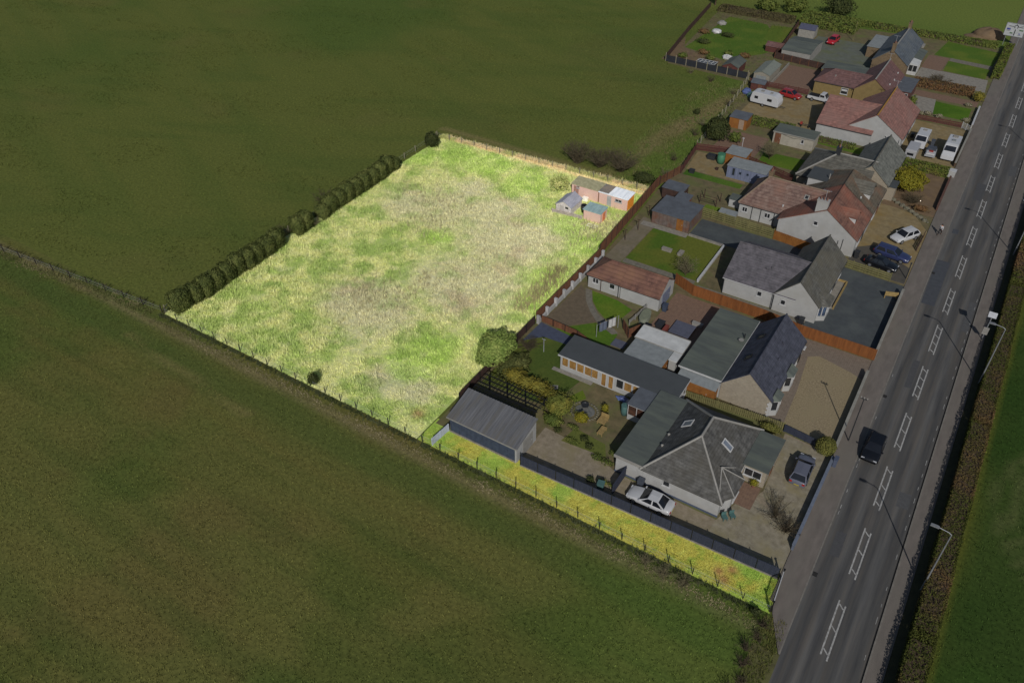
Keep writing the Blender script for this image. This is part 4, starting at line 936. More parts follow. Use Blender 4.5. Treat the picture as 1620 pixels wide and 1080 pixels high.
def dormer(root, y, x0, x1, zb, zt, zr, rm, wm, hw=.75):
    """gabled dormer facing east: x0 back, x1 face"""
    d = part("dormer", MB().prism([(y - hw, zb), (y + hw, zb), (y + hw, zt), (y, zr - .05), (y - hw, zt)], 'x', x0, x1), wm, root)
    part("roof", MB().prism([(y - hw - .2, zt - .12), (y, zr), (y + hw + .2, zt - .12), (y + hw + .2, zt), (y, zr + .12), (y - hw - .2, zt)], 'x', x0 - .6, x1 + .2), rm, d)
    part("pane", MB().box(x1 + .003, x1 + .03, y - .5, y - .04, zb + .35, zt - .05), GLASS, d); part("pane", MB().box(x1 + .003, x1 + .03, y + .04, y + .5, zb + .35, zt - .05), GLASS, d)
    return d
dormer(h5, 105.6, -14.9, -12.1, 3.2, 4.6, 5.3, R_f5b, WHITEM)
h5b = thing("semi_detached_house", "house with grey brown tiled roof joined to the far side of the red roofed house", "house", (-16, 114.5))
rf5b = gable(h5b, -21.7, -11.0, 110.55, 118.6, 2.75, 6.0, 'y', R_f5c, W_cream, rp=-15.6, oh=.22, cap=R_f5c, hip=(0, 3.0), fascia=False)
dormer(h5b, 113.8, -15.4, -12.1, 3.2, 4.6, 5.7, R_f4, WHITEM, 1.2)
dd = part("rear_dormer", MB().box(-21.2, -17.5, 113.2, 116.6, 3.0, 4.5), W_white, h5b); part("roof", MB().box(-21.4, -17.2, 113.0, 116.8, 4.51, 4.62), R_feltd, dd)
window(h5b, 'E', -11.0, 113.0, .9, 1.4, 1.2, 2); door(h5b, 'E', -11.0, 116.2, .9, 2.0, T_brown); part("flue", MB().tube([(-18.4, 114, 4.6), (-18.4, 114, 5.4)], .09, 7), LTGREY, h5b)
rv = roof_vent(h5b, rf5b, 1, 111.2, .45, WHITEM)

flat_shed("blue_summerhouse", "pale blue boarded summerhouse with light grey roof on the gravel patio", -34.1, -27.9, 115.2, 118.0, 2.05, R_feltg, mat("pale_blue_board", A(96, 102, 122, .7), A(78, 84, 102, .7), scale=1, stretch=(6, 6, .4), bands=(0, .3, .12)), .12,
          None, [('S', 115.2, -33.0, .6, .4, 1.2, 1, None, "window", NAVY, False), ('S', 115.2, -31.9, 1.0, .35, .4, 1, None, "window", NAVY, False), ('S', 115.2, -30.7, 1.1, .35, .35, 1, None, "window", NAVY, False)])
flat_shed("orange_end_shed", "shed with pale grey roof and orange timber end behind the blue summerhouse", -36.0, -32.7, 119.5, 122.4, 1.85, R_feltg, T_orange, .1, ('E', -32.7, 121, .8, 1.6, T_orange))
for i, x in enumerate((-30.4, -28.3)):
    flat_shed("garden_store", ("small white plastic store with green grey lid beside the slate roofed house corner", "small white plastic store with green grey lid, nearest the brown roofed wing")[i], x, x + 1.6, 106.6, 108.0, 1.3, R_felt, W_white, .1, group="plastic garden stores")

# --- fourth property
h4 = thing("grey_roofed_house", "cream house with mid grey tiled roofs running at right angles, behind the yellow bush", "house", (-17, 124))
rf4 = gable(h4, -23.7, -13.5, 117.3, 127.0, 2.5, 4.9, 'x', R_f4, W_cream, hip=(4.4, 0), oh=.25, cap=LTGREY, fascia=False)
rf4b = gable(h4, -17.0, -11.0, 120.6, 132.4, 2.5, 5.0, 'y', R_f4s, W_cream, rp=-13.9, oh=.2, cap=R_f4, fascia=False)
block(h4, -11.0, -9.9, 121.0, 123.2, 2.2, W_cream, "porch_wall"); flat_roof(h4, -11.0, -9.9, 121.0, 123.2, 2.22, R_feltd, .1, .15, None, name="porch_roof")
chimney(h4, -19.4, 122.1, .7, .7, 4.5, 5.9, DKGREY, 1); window(h4, 'E', -11.0, 126.0, .9, 1.5, 1.2, 2); window(h4, 'E', -11.0, 130.0, .9, 1.5, 1.2, 2)
wg = flat_shed("white_garage", "white rendered garage with dark green flat roof and small window", -31.9, -25.1, 131.0, 134.3, 2.1, R_felt, mat("off_white_render", A(140, 135, 124, .74), A(122, 117, 107, .74), scale=1.5), .0,
          ('S', 131.0, -31.1, 1.0, 1.8, T_brown), [('S', 131.0, -26.9, 1.0, .5, .7, 1)], cat="garage", fascia=LTGREY)
part("cable", MB().tube([(-30.4, 130.95, 1.9), (-28.6, 130.95, 1.55), (-26.4, 130.95, 1.8)], .02, 4), DKGREY, wg)
flat_shed("orange_gable_shed", "bright orange timber shed with dark slate roof behind the dark round conifer", -40.5, -37.4, 133.0, 135.6, 1.9, R_feltb, T_orange, .2, ('S', 133.0, -38.3, .9, 1.7, plain("faded_door", A(120, 104, 90))))

# --- third property
h3 = thing("terracotta_roofed_house", "white house with broad terracotta tiled roofs facing the caravan", "house", (-18, 144))
rf3 = gable(h3, -26.6, -17.5, 137.6, 149.2, 2.4, 5.1, 'x', R_f3, W_white, oh=.25, cap=R_f3, fascia=False)
rf3b = gable(h3, -22.1, -12.8, 138.2, 151.8, 2.45, 5.5, 'y', R_f3, W_white, oh=.25, cap=mat("mossy_ridge", A(128, 96, 40), A(108, 78, 40)), fascia=False)
window(h3, 'S', 138.2, -20.2, 1.0, .7, 1.1, 1); window(h3, 'S', 138.2, -20.2, 2.25, .6, .5, 1, sill=False); window(h3, 'S', 138.2, -15.3, 2.0, .3, .45, 1)
for y in (141, 148.5): window(h3, 'E', -12.8, y, .9, 1.6, 1.2, 2)
pipe(h3, -13.0, 138.0, 2.3, WHITEM); door(h3, 'E', -12.8, 145, .9, 2.0, DKGREY)
# --- second property
h2 = thing("ochre_house", "ochre rendered house with plum red tiled roofs", "house", (-23, 160))
rf2 = gable(h2, -32.4, -23.0, 156.0, 162.2, 2.4, 3.9, 'x', R_f2, W_ochre, hip=(2.6, 0), oh=.2, cap=R_f2, fascia=False)
rf2b = gable(h2, -25.0, -18.6, 155.6, 166.9, 2.4, 4.8, 'y', R_f2, W_ochre, oh=.22, cap=LTGREY, fascia=False)
window(h2, 'S', 156.0, -26.7, .8, 1.3, 1.2, 1); part("blind", MB().box(-27.2, -26.2, 155.92, 155.965, 1.4, 1.75), WHITEM, h2)
for s, u, sd_ in ((-29.2, .5, -1),): roof_vent(h2, rf2, sd_, s, u, LTGREY)
for s, u in ((158.5, .3), (161.5, .25), (165, .3)): roof_vent(h2, rf2b, 1, s, u, WHITEM)
block(h2, -33.0, -25.01, 162.3, 167.0, 2.35, W_ochre, "wing_wall"); flat_roof(h2, -33.0, -25.2, 162.45, 167.0, 2.37, R_felt, .12, .15, None, name="wing_roof")
block(h2, -18.55, -15.8, 159.2, 166.2, 2.3, mat("red_brick", A(74, 46, 42), A(56, 36, 34), scale=4), "porch_wall"); flat_roof(h2, -18.3, -15.8, 159.2, 166.2, 2.32, R_feltb, .12, .15, None, name="porch_roof")
window(h2, 'S', 159.2, -16.4, .9, .6, 1.1, 1)
# --- first property
h1 = thing("sandstone_house", "sandstone house with blue grey slate roof at the far end of the row", "house", (-22.5, 180))
rf1 = gable(h1, -25.8, -19.2, 172.3, 187.4, 2.45, 4.95, 'y', R_f1, W_stone, oh=.15, cap=LTGREY, fascia=False)
chimney(h1, -22.5, 172.7, .6, 1.2, 4.4, 6.0, W_stone, 2); chimney(h1, -22.5, 186.9, .6, 1.2, 4.4, 6.0, W_stone, 2)
block(h1, -28.6, -25.81, 180.2, 187.8, 2.15, W_stone, "wing_wall"); flat_roof(h1, -28.6, -26.0, 180.2, 187.8, 2.17, R_feltg, .12, .15, None, name="wing_roof")
block(h1, -19.19, -17.6, 178.0, 184, 1.9, W_stone, "lean_to_wall"); part("lean_to_roof", MB().add([(-19.3, 177.9, 2.35), (-17.45, 177.9, 1.92), (-17.45, 184.1, 1.92), (-19.3, 184.1, 2.35), (-19.3, 177.9, 2.43), (-17.45, 177.9, 2.0), (-17.45, 184.1, 2.0), (-19.3, 184.1, 2.43)], [(3, 2, 1, 0), (4, 5, 6, 7), (0, 1, 5, 4), (1, 2, 6, 5), (2, 3, 7, 6), (3, 0, 4, 7)]), R_felt, h1)
pc = part("conservatory", MB().box(-19.18, -17.5, 174.6, 177.7, 0, .7), WHITEM, h1); part("pane", MB().box(-19.17, -17.52, 174.62, 177.68, .71, 1.9), GLASS, pc)
for x in (-19.1, -18.3, -17.5): part("glazing_bar", MB().box(x - .05, x + .05, 174.55, 174.65, .705, 1.9), WHITEM, pc)
for y in (175.6, 176.6, 177.6): part("glazing_bar", MB().box(-17.56, -17.46, y - .05, y + .05, .705, 1.9), WHITEM, pc)
part("roof", MB().prism([(-19.18, 1.92), (-17.4, 1.92), (-17.4, 2.0), (-19.18, 2.35)], 'y', 174.5, 177.8), R_shedw, pc)
part("dish", MB().box(-19.4, -18.6, 185.4, 187.0, 2.0, 2.4), LTGREY, h1)
apex_shed("green_garage", "garage with low green felt roof beside the grey yard", -43.3, -37.4, 169.8, 178.8, 2.0, 2.6, 'x', R_felt, LTGREY, None, None, cat="garage")
apex_shed("white_shed", "small white boarded shed with dark blue roof by the red car", -44.4, -40.9, 184.9, 187.6, 1.8, 2.4, 'x', plain("navy_felt", A(62, 64, 80)), mat("white_board", A(116, 114, 108), A(98, 96, 92), bands=(0, .25, .2)), None, None)
apex_shed("brown_apex_shed", "dark brown shed with grey green apex roof behind the black netting fence", -50.8, -47.6, 155.9, 160.6, 1.7, 2.4, 'y', R_felt, T_red, None, ('S', 155.9, -49.2, .8, 1.6, T_dark))
apex_shed("grey_panel_shed", "pale grey panelled shed with long light roof next to the brown brick yard", -43.9, -40.8, 154.8, 161.6, 1.9, 2.4, 'y', mat("pale_green_grey_sheet", A(98, 102, 96), A(84, 88, 82)), mat("pale_panel", A(112, 108, 98), A(96, 92, 84)), None, ('S', 154.8, -42.4, 2.0, 1.5, R_feltg))
apex_shed("barrel_shed", "small orange brown shed with dark curved looking roof by the blue tarpaulin", -43.0, -40.4, 150.9, 152.9, 1.5, 1.9, 'x', R_feltb, T_red, None, ('S', 150.9, -41.2, .7, 1.4, T_brown))
apex_shed("long_red_shed", "low brown shed with plum red roof beside the two lawns", -47.5, -42.0, 172.5, 174.6, 1.2, 1.7, 'x', R_f2, T_red, None, None)

def aerial(root, x, y, z):
    o = part("aerial", MB().tube([(x, y, z), (x, y, z + 1.5)], .03, 5), GALV, root)
    part("aerial_boom", MB().box(x - .6, x + .6, y - .015, y + .015, z + 1.4, z + 1.43), GALV, o)
    for k in range(5): part("aerial_rod", MB().box(x - .5 + k * .24, x - .48 + k * .24, y - .25, y + .25, z + 1.44, z + 1.46), GALV, o)
for h_, x, y, z in ((h5, -16.4, 103.0, 7.0), (h1, -22.5, 172.7, 6.1), (h4, -19.3, 122.2, 5.9), (h2, -21.8, 166.3, 4.8), (h3, -17.4, 151, 5.5)): aerial(h_, x, y, z)
# --- sheds on the plot
s1 = flat_shed("pink_brick_shed", "pink brick shed with mossy flat roof, further from the white sheet roof", -52.3, -47.75, 97.1, 99.4, 1.95, R_plotgreen, W_pinkb, .15, ('S', 97.1, -51.5, .8, 1.7, mat("faded_pink_door", A(150, 116, 104, .7), A(128, 98, 88, .7))), [('S', 97.1, -51.2, 1.5, .5, .4, 1)])
part("door", MB().box(-47.745, -47.7, 97.3, 98.2, .05, 1.75), T_orange, s1)
s2 = flat_shed("pink_brick_shed", "pink brick shed with white corrugated roof and open white door", -47.5, -42.75, 97.0, 99.3, 1.95, R_plotwhite, W_pinkb, .12, ('S', 97.0, -45.75, .7, 1.7, WHITEM), [('S', 97.0, -44.2, 1.2, 1.1, .45, 2)])
part("felt_patch", MB().box(-47.55, -45.9, 96.95, 99.4, 2.17, 2.22), mat("grey_brown_felt", A(130, 116, 100), A(92, 92, 92), scale=.8), s2)
part("end_boards", MB().box(-42.745, -42.7, 97.1, 99.2, .05, 1.85), mat("bright_orange_board", A(222, 146, 54, .68), A(196, 120, 40, .68), bands=(2, .3, .15)), s2)
rr = MB()
for i in range(16): rr.box(-45.8 + i * .2, -45.7 + i * .2, 96.85, 99.45, 2.18, 2.21)
part("corrugation", rr, R_plotwhite, s2)
s3 = flat_shed("pink_brick_shed", "pink brick shed with teal sheet roof beside the broken white frame", -47.3, -44.5, 91.8, 93.9, 1.6, R_plotteal, W_pinkb, .1, ('E', -44.5, 92.9, .8, 1.4, mat("rust_door", A(204, 128, 92, .7), A(170, 100, 70, .7))))
s4 = apex_shed("bleached_shed", "grey bleached timber shed with sagging board roof at the west end of the plot sheds", -51.9, -49.3, 91.6, 94.9, 1.3, 2.0, 'y', R_plotgrey, mat("bleached_board", A(206, 200, 196, .72), A(160, 152, 148, .72), bands=(2, .2, .2)), None, ('S', 91.6, -50.9, .7, 1.2, mat("grey_door", A(170, 164, 160, .72))))
part("window", MB().box(-50.3, -49.8, 91.56, 91.6, .9, 1.2), GLASS, s4)
fence("broken grey panel fence joining the plot sheds", [(-52.2, 91.0), (-49.6, 91.3), (-47.4, 91.5)], .7, 'slat', mat("grey_lath", A(176, 164, 156, .7), A(140, 130, 124, .7)), pl=1.3, name="panel_fence")
wf = thing("window_frame", "empty white frame lying in the grass by the teal roofed shed", "frame", (-45.1, 90.5)); part("frame", MB().box(-.8, .8, -.35, -.28, .1, .2).box(-.8, .8, .28, .35, .1, .2).box(-.8, -.73, -.27, .27, .1, .2).box(.73, .8, -.27, .27, .1, .2).box(-.04, .04, -.27, .27, .1, .19), plain("old_white", A(226, 224, 214)), wf, world=False)
wb = thing("water_butt", "black water butt standing between the plot sheds", "water butt", (-48.2, 93.6)); part("barrel", MB().lathe([(.38, 0), (.46, .5), (.4, 1.1), (.1, 1.15)], 0, 0, 14), DKGREY, wb, world=False, smooth=True); part("lid", MB().lathe([(.43, 1.15), (.43, 1.2), (.1, 1.24)], 0, 0, 14), BLACK, wb, world=False)
bx = thing("storage_box", "white box left against the mossy roofed pink shed", "box", (-49.6, 96.6)); part("body", MB().box(-.4, .4, -.25, .25, 0, .55), plain("old_white", A(226, 224, 214)), bx, world=False, bevel=.02); part("lid", MB().box(-.43, .43, -.28, .28, .552, .62), plain("old_white", A(226, 224, 214)), bx, world=False)

# ================================================================ FENCES
POSTB = plain("dark_fence_post", A(40, 36, 30)); POSTP = plain("pale_fence_post", A(112, 106, 90))
def lp(n, a, b): return [(a[0] + (b[0] - a[0]) * i / n, a[1] + (b[1] - a[1]) * i / n) for i in range(n + 1)]
fence("wire fence with dark posts along the south edge of the plot and strip", [(-81.5, 43.3), (-40, 43.3), (-2.4, 43.4)], 0.95, 'wire', GALV, POSTB, pl=2.35, ps=.036, ph=1.0, name="wire_fence", pname="wire", jit=.06)
fence("wire fence behind the clipped conifer row on the west edge of the plot", [(-81.7, 43.6), (-81.9, 72), (-82.3, 102)], 1.0, 'wire', GALV, POSTP, pl=3.0, ps=.05, ph=1.15, name="wire_fence", pname="wire", jit=.08)
fence("pale post and wire fence across the far north edge of the plot", [(-82.3, 102.3), (-62, 103.3), (-42, 104.2)], 1.0, 'wire', GALV, POSTP, pl=2.6, ps=.05, ph=1.15, name="wire_fence", pname="wire", jit=.08)
fence("field fence running left along the grass bank", [(-82, 43.3), (-130, 39.0), (-190, 33.6)], 1.0, 'wire', GALV, POSTB, pl=3.4, ps=.05, ph=1.15, name="wire_fence", pname="wire", jit=.08)
fence("dark navy panel fence between the strip and the gravel drive", [(-29.4, 46.0), (-2.9, 47.0)], 1.4, 'board', NAVYF, BLACK, pl=2.1, ps=.035, ph=1.6, kerb=CONC, name="panel_fence")
fence("low grey panel fence across the strip beside the navy garage", [(-38.7, 43.4), (-38.5, 46.0)], 1.0, 'board', plain("grey_blue_board", A(150, 156, 168)), pl=1.3, name="panel_fence")
fence("black edged timber fence along the plot behind the big conifer", [(-40.2, 50.4), (-40.3, 66.6)], 1.2, 'board', T_dark, BLACK, pl=2.0, name="panel_fence")
fence("dark edged board fence between the slate path and the curved lawn", [(-39.9, 67.5), (-34.6, 67.2), (-28.0, 64.85)], .9, 'board', T_brown, BLACK, pl=1.9, name="panel_fence")
poly("slate_path", [(-39.9, 63.0), (-38.0, 65.0), (-34.9, 65.2), (-33.9, 66.7), (-39.8, 67.3)], mat("blue_slate", A(56, 62, 78), A(48, 53, 66), scale=2), .02)
# white piers with brown timber between them
pf = thing("pier_fence", "brown board fence between white piers along the plot edge", "fence", (-40.2, 66.9))
for i in range(9):
    y = 66.9 + i * 2.15; part("pier", MB().box(-40.15, -39.8, y - .14, y + .14, 0, 1.15).box(-40.18, -39.77, y - .17, y + .17, 1.152, 1.2), WHITEM if i % 3 else W_white, pf)
    if i < 8:
        share("panel", panel_mesh('board', 2.13, 1.45, T_brown), pf, (-.1, i * 2.15 + .01, .1), math.pi / 2)
        part("base_wall", MB().box(-40.12, -39.86, y + .2, y + 1.95, 0, .55), W_white, pf)
fence("tall brown board fence along the plot beside the lawn and garages", [(-40.6, 84.4), (-41.2, 94), (-42.0, 107.0)], 1.75, 'board', T_brown, T_dark, pl=1.85, name="board_fence")
fence("bright orange board fence between the white bungalow and the stone cottage", [(-29.0, 83.8), (-26, 82.5), (-16.5, 82.3), (-11.8, 81.7), (-3.0, 81.75)], 1.6, 'board', T_fence, T_fence, pl=1.85, name="board_fence")
fence("pale slatted fence between the bungalow's black path and the white house", [(-33.0, 101.8), (-21.7, 101.3)], 1.6, 'slat', T_pale, pl=1.85, name="slat_fence")
fence("ochre board fence below the tall white gable", [(-21.6, 101.2), (-12.0, 100.0)], 1.4, 'board', T_orange, pl=1.85, name="board_fence")
fence("pale slatted fence beside the parked black car", [(-11.8, 99.6), (-5.2, 99.2)], 1.3, 'slat', T_pale, pl=1.85, name="slat_fence")
fence("pale green picket fence between the hipped bungalow and the stone cottage", [(-19.2, 64.3), (-8.3, 65.2)], 1.05, 'picket', T_pale, T_pale, pl=1.85, name="picket_fence")
fence("low dark blue slatted fence by the round clipped bush", [(-8.2, 65.0), (-4.7, 64.6)], .95, 'board', NAVYF, NAVYF, pl=1.2, name="panel_fence")
fence("dark red stained fence around the gravel patio of the blue summerhouse", [(-40.7, 112.6), (-41.8, 121.4), (-36.4, 122.8), (-24.6, 118.8)], 1.35, 'slat', T_red, T_red, pl=1.85, name="slat_fence")
fence("brown garden fence beside the sheds on the waste ground side", [(-42.0, 107.2), (-40.8, 112.4)], 1.5, 'slat', T_brown, T_dark, pl=1.85, name="slat_fence")
fence("post and wire fence along the waste ground behind the gardens", [(-42.0, 122), (-43.0, 136), (-43.8, 146), (-45.0, 155.4)], 1.2, 'wire', GALV, POSTP, pl=2.3, ps=.06, ph=1.5, name="wire_fence", pname="wire", jit=.15)
nf = fence("black netting fence with pale posts at the end of the far garden", [(-63.2, 156.2), (-54, 155.9), (-45.3, 155.7)], 1.3, 'board', mat("black_netting", A(34, 36, 42), A(26, 28, 32), scale=1), POSTP, pl=2.1, ps=.06, ph=1.7, name="netting_fence", jit=.1)
fence("dark timber fence climbing the far left side of the far garden", [(-63.4, 156.6), (-66.2, 175), (-68.6, 194.2)], 1.3, 'board', T_dark, T_dark, pl=2.1, name="board_fence")
fence("brown fence between the far lawns and the green roofed garage", [(-46.8, 196), (-45.2, 180), (-44.4, 169.4), (-33.4, 168.2)], 1.3, 'board', T_dark, T_brown, pl=2.0, name="board_fence")
fence("red brown slatted fence behind the caravan", [(-44.2, 153.9), (-32.8, 154.2)], 1.1, 'slat', T_red, T_red, pl=1.85, name="slat_fence")
fence("dark red front garden fence above the parked motorhome", [(-13.4, 153.6), (-5.6, 153.9)], 1.0, 'slat', T_red, T_red, pl=1.85, name="slat_fence")
fence("white metal gate bars at the mouth of the motorhome yard", [(-5.4, 153.8), (-4.0, 152.8)], 1.1, 'bars', WHITEM, WHITEM, pl=.9, name="gate", cat="gate")
fence("brown slat fence at the road side of the ochre yard", [(-3.75, 108.6), (-3.65, 112.8)], 1.0, 'slat', T_dark, T_dark, pl=1.4, name="slat_fence")
# white topped gate across the road end of the strip
gt = thing("field_gate", "white topped metal gate closing the road end of the green strip", "gate", (-2.45, 45.3), math.atan2(3.5, -.25) + 0)
part("top_rail", MB().box(-1.75, 1.75, -.04, .04, 1.2, 1.3), WHITEM, gt, world=False); part("bottom_rail", MB().box(-1.75, 1.75, -.02, .02, .15, .2), BLACK, gt, world=False)
for i in range(22): part("bar", MB().box(-1.72 + i * .164, -1.695 + i * .164, -.012, .012, .2, 1.2), BLACK, gt, world=False)
for x in (-1.8, 1.8): part("post", MB().box(x - .06, x + .06, -.06, .06, 0, 1.5).box(x - .09, x + .09, -.09, .09, 1.502, 1.56), BLACK, gt, world=False)
# blue gate from the bungalow to the fence
bgt = thing("side_gate", "tall dark blue board gate between the bungalow and the navy fence", "gate", (-19.7, 50.4), 0)
for i in range(14): part("board", MB().box(-.03, .03, -.1 - i * .21, .1 - i * .21 - .005, .05, 1.5), NAVYF, bgt, world=False)
part("rail", MB().box(.031, .08, -2.9, .1, 1.2, 1.3), NAVYF, bgt, world=False)

# walls
RW = mat("roadside_wall_render", A(112, 110, 104), A(96, 94, 88), scale=1.4)
wall("low blue grey roadside wall in front of the hipped bungalow", [(-2.75, 50.6), (-2.7, 63.4)], .75, plain("blue_grey_wall", A(74, 80, 92)), plain("blue_grey_cap", A(84, 90, 102)), name="roadside_wall")
wall("pale roadside wall along the cream gravel drive", [(-2.85, 64.4), (-3.05, 78.6)], .8, mat("dark_wall_face", A(90, 88, 82), A(76, 74, 68)), RW, name="roadside_wall")
wall("pale roadside wall along the black tarmac drive", [(-3.05, 81.9), (-3.15, 96.8)], .95, RW, RW, name="roadside_wall")
wall("low stone wall beside the motorhome", [(-3.85, 137.6), (-3.85, 152.4)], .75, mat("brown_wall", A(70, 54, 44), A(56, 44, 36)), RW, name="roadside_wall")
wall("low wall before the brown dirt front yard", [(-3.55, 121.6), (-3.65, 132.6)], .7, mat("red_rubble_wall", A(78, 54, 46), A(60, 44, 38)), mat("red_rubble_wall", A(78, 54, 46)), name="roadside_wall")
wall("white garden edging wall beside the square lawn", [(-26.6, 85.6), (-26.75, 95.4)], .35, WHITEM, WHITEM, name="edging_wall")
wall("white stepped kerb wall by the lawn path corner of the black path", [(-26.75, 95.6), (-32.2, 95.75)], .18, CONC, CONC, t=.3, name="edging_wall")
wall("pale front wall of the bright green far lawn", [(-3.95, 154.6), (-4.1, 163.8)], .6, RW, WHITEM, name="roadside_wall")
wall("low white wall along the brown brick yard", [(-40.4, 154.7), (-40.6, 167)], .5, CONC, CONC, name="edging_wall")
pl_ = thing("gate_pier", "white rendered gate pier at the corner of the dirt yard", "gate pier", (-3.75, 134.1)); part("pier", MB().box(-.55, .55, -.5, .5, 0, 1.0), W_white, pl_, world=False, bevel=.03); part("cap", MB().box(-.6, .6, -.55, .55, 1.002, 1.1), WHITEM, pl_, world=False)

# ================================================================ PLANTS
row = [(-79.0, 44.6), (-78.94, 46.9), (-78.65, 48.5), (-78.79, 50.3), (-78.88, 52.3), (-79.2, 54.3), (-78.9, 56.0), (-78.93, 57.6), (-79.08, 59.6), (-79.23, 61.7), (-79.19, 65.8), (-79.27, 67.4), (-79.41, 71.2), (-79.56, 73.0), (-79.67, 75.1), (-79.52, 76.9), (-79.61, 78.9), (-79.72, 80.9), (-79.76, 82.9), (-79.8, 85.0), (-80.11, 87.1), (-80.19, 88.7)]
OR = ["first", "second", "third", "fourth", "fifth", "sixth", "seventh", "eighth", "ninth", "tenth", "eleventh", "twelfth", "thirteenth", "fourteenth", "fifteenth", "sixteenth", "seventeenth", "eighteenth", "nineteenth", "twentieth", "twenty-first", "twenty-second"]
for i, (x, y) in enumerate(row):
    nxt = row[i + 1][1] if i + 1 < len(row) else y + 1.6; s = random.Random(i)
    ry = min(1.15, (nxt - y) * .515 if nxt - y < 3 else 1.0) * (1.25 if i == 0 else 1); hz = (1.45 if i not in (12, 21) else 1.1) * s.uniform(.93, 1.07)
    bush("clipped_conifer", "clipped conifer, %s along the row from the south west corner of the plot" % OR[i], "conifer", x - 1.2 + s.uniform(-.08, .08), y + .4, (1.05 * s.uniform(.95, 1.05), ry * s.uniform(.96, 1.03), hz), L_row, 2600, .11, 100 + i, "clipped conifer row", .98, depth=.2, lump=.05, power=6.0, solid=True)
bush("round_conifer", "dark round conifer alone at the far corner of the plot", "conifer", -80.6, 98.6, (1.25, 1.2, 1.5), L_dark, 1500, .12, 131, depth=.25, lump=.08)
bare("bare_shrub", "bare brown shrub behind the upper half of the conifer row", "shrub", -83.0, 74.6, 2.6, 2.2, 34, 140, TWIG, "bare shrubs by the conifer row")
bare("bare_shrub", "bare brown shrub filling the gap in the conifer row", "shrub", -81.6, 63.8, 2.2, 1.8, 30, 141, TWIG, "bare shrubs by the conifer row")
bare("bare_shrub", "bare yellowish shrub sprawling in the conifer row's second gap", "shrub", -80.2, 69.2, 1.4, 1.4, 24, 142, TWIGP, "bare shrubs by the conifer row")
bush("big_conifer", "large spreading olive green conifer overhanging the plot's east fence", "conifer", -40.8, 58.6, (2.0, 2.9, 1.65), L_big, 7000, .13, 150, None, .95, depth=.4, lump=.13)
bush("conifer_dark_half", "darkened olive half of the large conifer spreading over the bungalow lawn", "shrub", -37.9, 58.0, (1.7, 2.3, .75), L_conif, 3000, .13, 149, None, .9, depth=.4, lump=.15)  # other half of the big conifer, darkening put into the leaf colour
bare("dead_branch_heap", "heap of bare dead branches between the conifer and the slate path", "branches", -38.6, 62.4, 1.0, 1.6, 40, 148, TWIG, None, .03, 6)
bush("dark_bush", "small dark bush on the south fence line of the plot", "bush", -55.9, 43.7, (.7, .6, .9), L_dark, 600, .1, 151)
for i, (x, y, h, w, lb) in enumerate(((-56.6, 106.6, 4.0, 2.6, "left of the three bare bushes forming the thicket behind the pink sheds"), (-52.8, 107.4, 3.4, 2.4, "middle of the three bare bushes forming the thicket behind the pink sheds"), (-49.2, 107.8, 4.0, 2.9, "right of the three bare bushes forming the thicket behind the pink sheds"))):
    bare("bare_bush", lb, "bush", x, y, h, w, 54, 160 + i, mat("thicket_twig", A(84, 76, 58), A(58, 52, 40)), "bare bushes behind the pink sheds", .05, 6, 0, 1.1)
bush("low_shrub", "low dark green shrub between the bare bushes and the brown fence", "shrub", -44.4, 106.6, (1.8, 1.2, .9), L_dark, 1100, .12, 164)
bush("pale_shrub", "pale green leafy shrub at the west end of the mossy roofed shed", "shrub", -54.6, 97.4, (1.4, 1.6, 1.2), leaf("bright_shrub_leaf", A(156, 160, 96), A(122, 132, 70), A(176, 170, 112)), 1300, .12, 165, core=False)
bush("garden_conifer", "tall dark round conifer at the back of the red brown patio", "conifer", -40.3, 126.6, (2.0, 2.0, 2.2), L_dark, 3600, .14, 166, None, .95, depth=.25, lump=.08)
# eighth garden
for i, (x, y, rx, ry, rz, m, lb) in enumerate(((-36.6, 56.4, 1.5, 1.2, .95, L_gold, "golden shrub nearest the pergola corner by the plot fence"), (-34.9, 56.0, 1.4, 1.1, .9, L_gold, "second golden shrub along the pergola"), (-33.4, 56.2, 1.4, 1.1, .95, L_gold, "third golden shrub along the pergola"), (-31.9, 55.6, 1.3, 1.1, .9, L_gold, "last golden shrub of the row along the pergola"),
        (-30.0, 54.9, 1.9, 2.0, 1.15, leaf("gold_green_leaf", A(84, 88, 37), A(58, 64, 27), A(96, 90, 38)), "large green and gold shrub beside the stone ringed pond"), (-27.2, 54.9, .7, .6, .55, L_yell, "small yellow green shrub inside the pond ring"), (-29.6, 52.9, 1.1, .8, .6, L_green, "low green shrub spilling over the drive edge by the pergola end"))):
    bush("garden_shrub", lb, "shrub", x, y, (rx, ry, rz), m, 1100, .1, 170 + i, "shrubs round the pond garden", .9)
bush("potted_bush", "small yellow bush standing beside the wooden loungers", "bush", -25.7, 57.5, (.4, .4, .55), L_yell, 320, .08, 178)
bush("round_clipped_bush", "round clipped bush at the roadside end of the dark blue fence", "bush", -3.75, 64.2, (1.05, 1.05, 1.0), leaf("ball_leaf", A(84, 82, 40), A(64, 66, 30)), 2200, .08, 179, None, .98, depth=.15, lump=.03)
bush("hedge_bush", "green bush at the end of the picket fence", "bush", -9.4, 64.0, (1.1, .5, .7), leaf("ball_leaf", A(84, 82, 40)), 700, .09, 180)
pb = bush("potted_bush", "small round yellow green bush in a pot under the porch window", "bush", -8.35, 56.0, (.42, .42, .42), L_yell, 380, .07, 181, None, 1.5); part("pot", MB().lathe([(.18, 0), (.28, .38), (.3, .4), (.2, .4)], 0, 0, 10), R_f5b, pb, world=False)
bare("bare_bush", "taller bare bush in front of the hipped bungalow", "bush", -5.3, 53.6, 2.0, 1.9, 17, 182, TWIG, "bare bushes by the roadside wall", .04, 4)
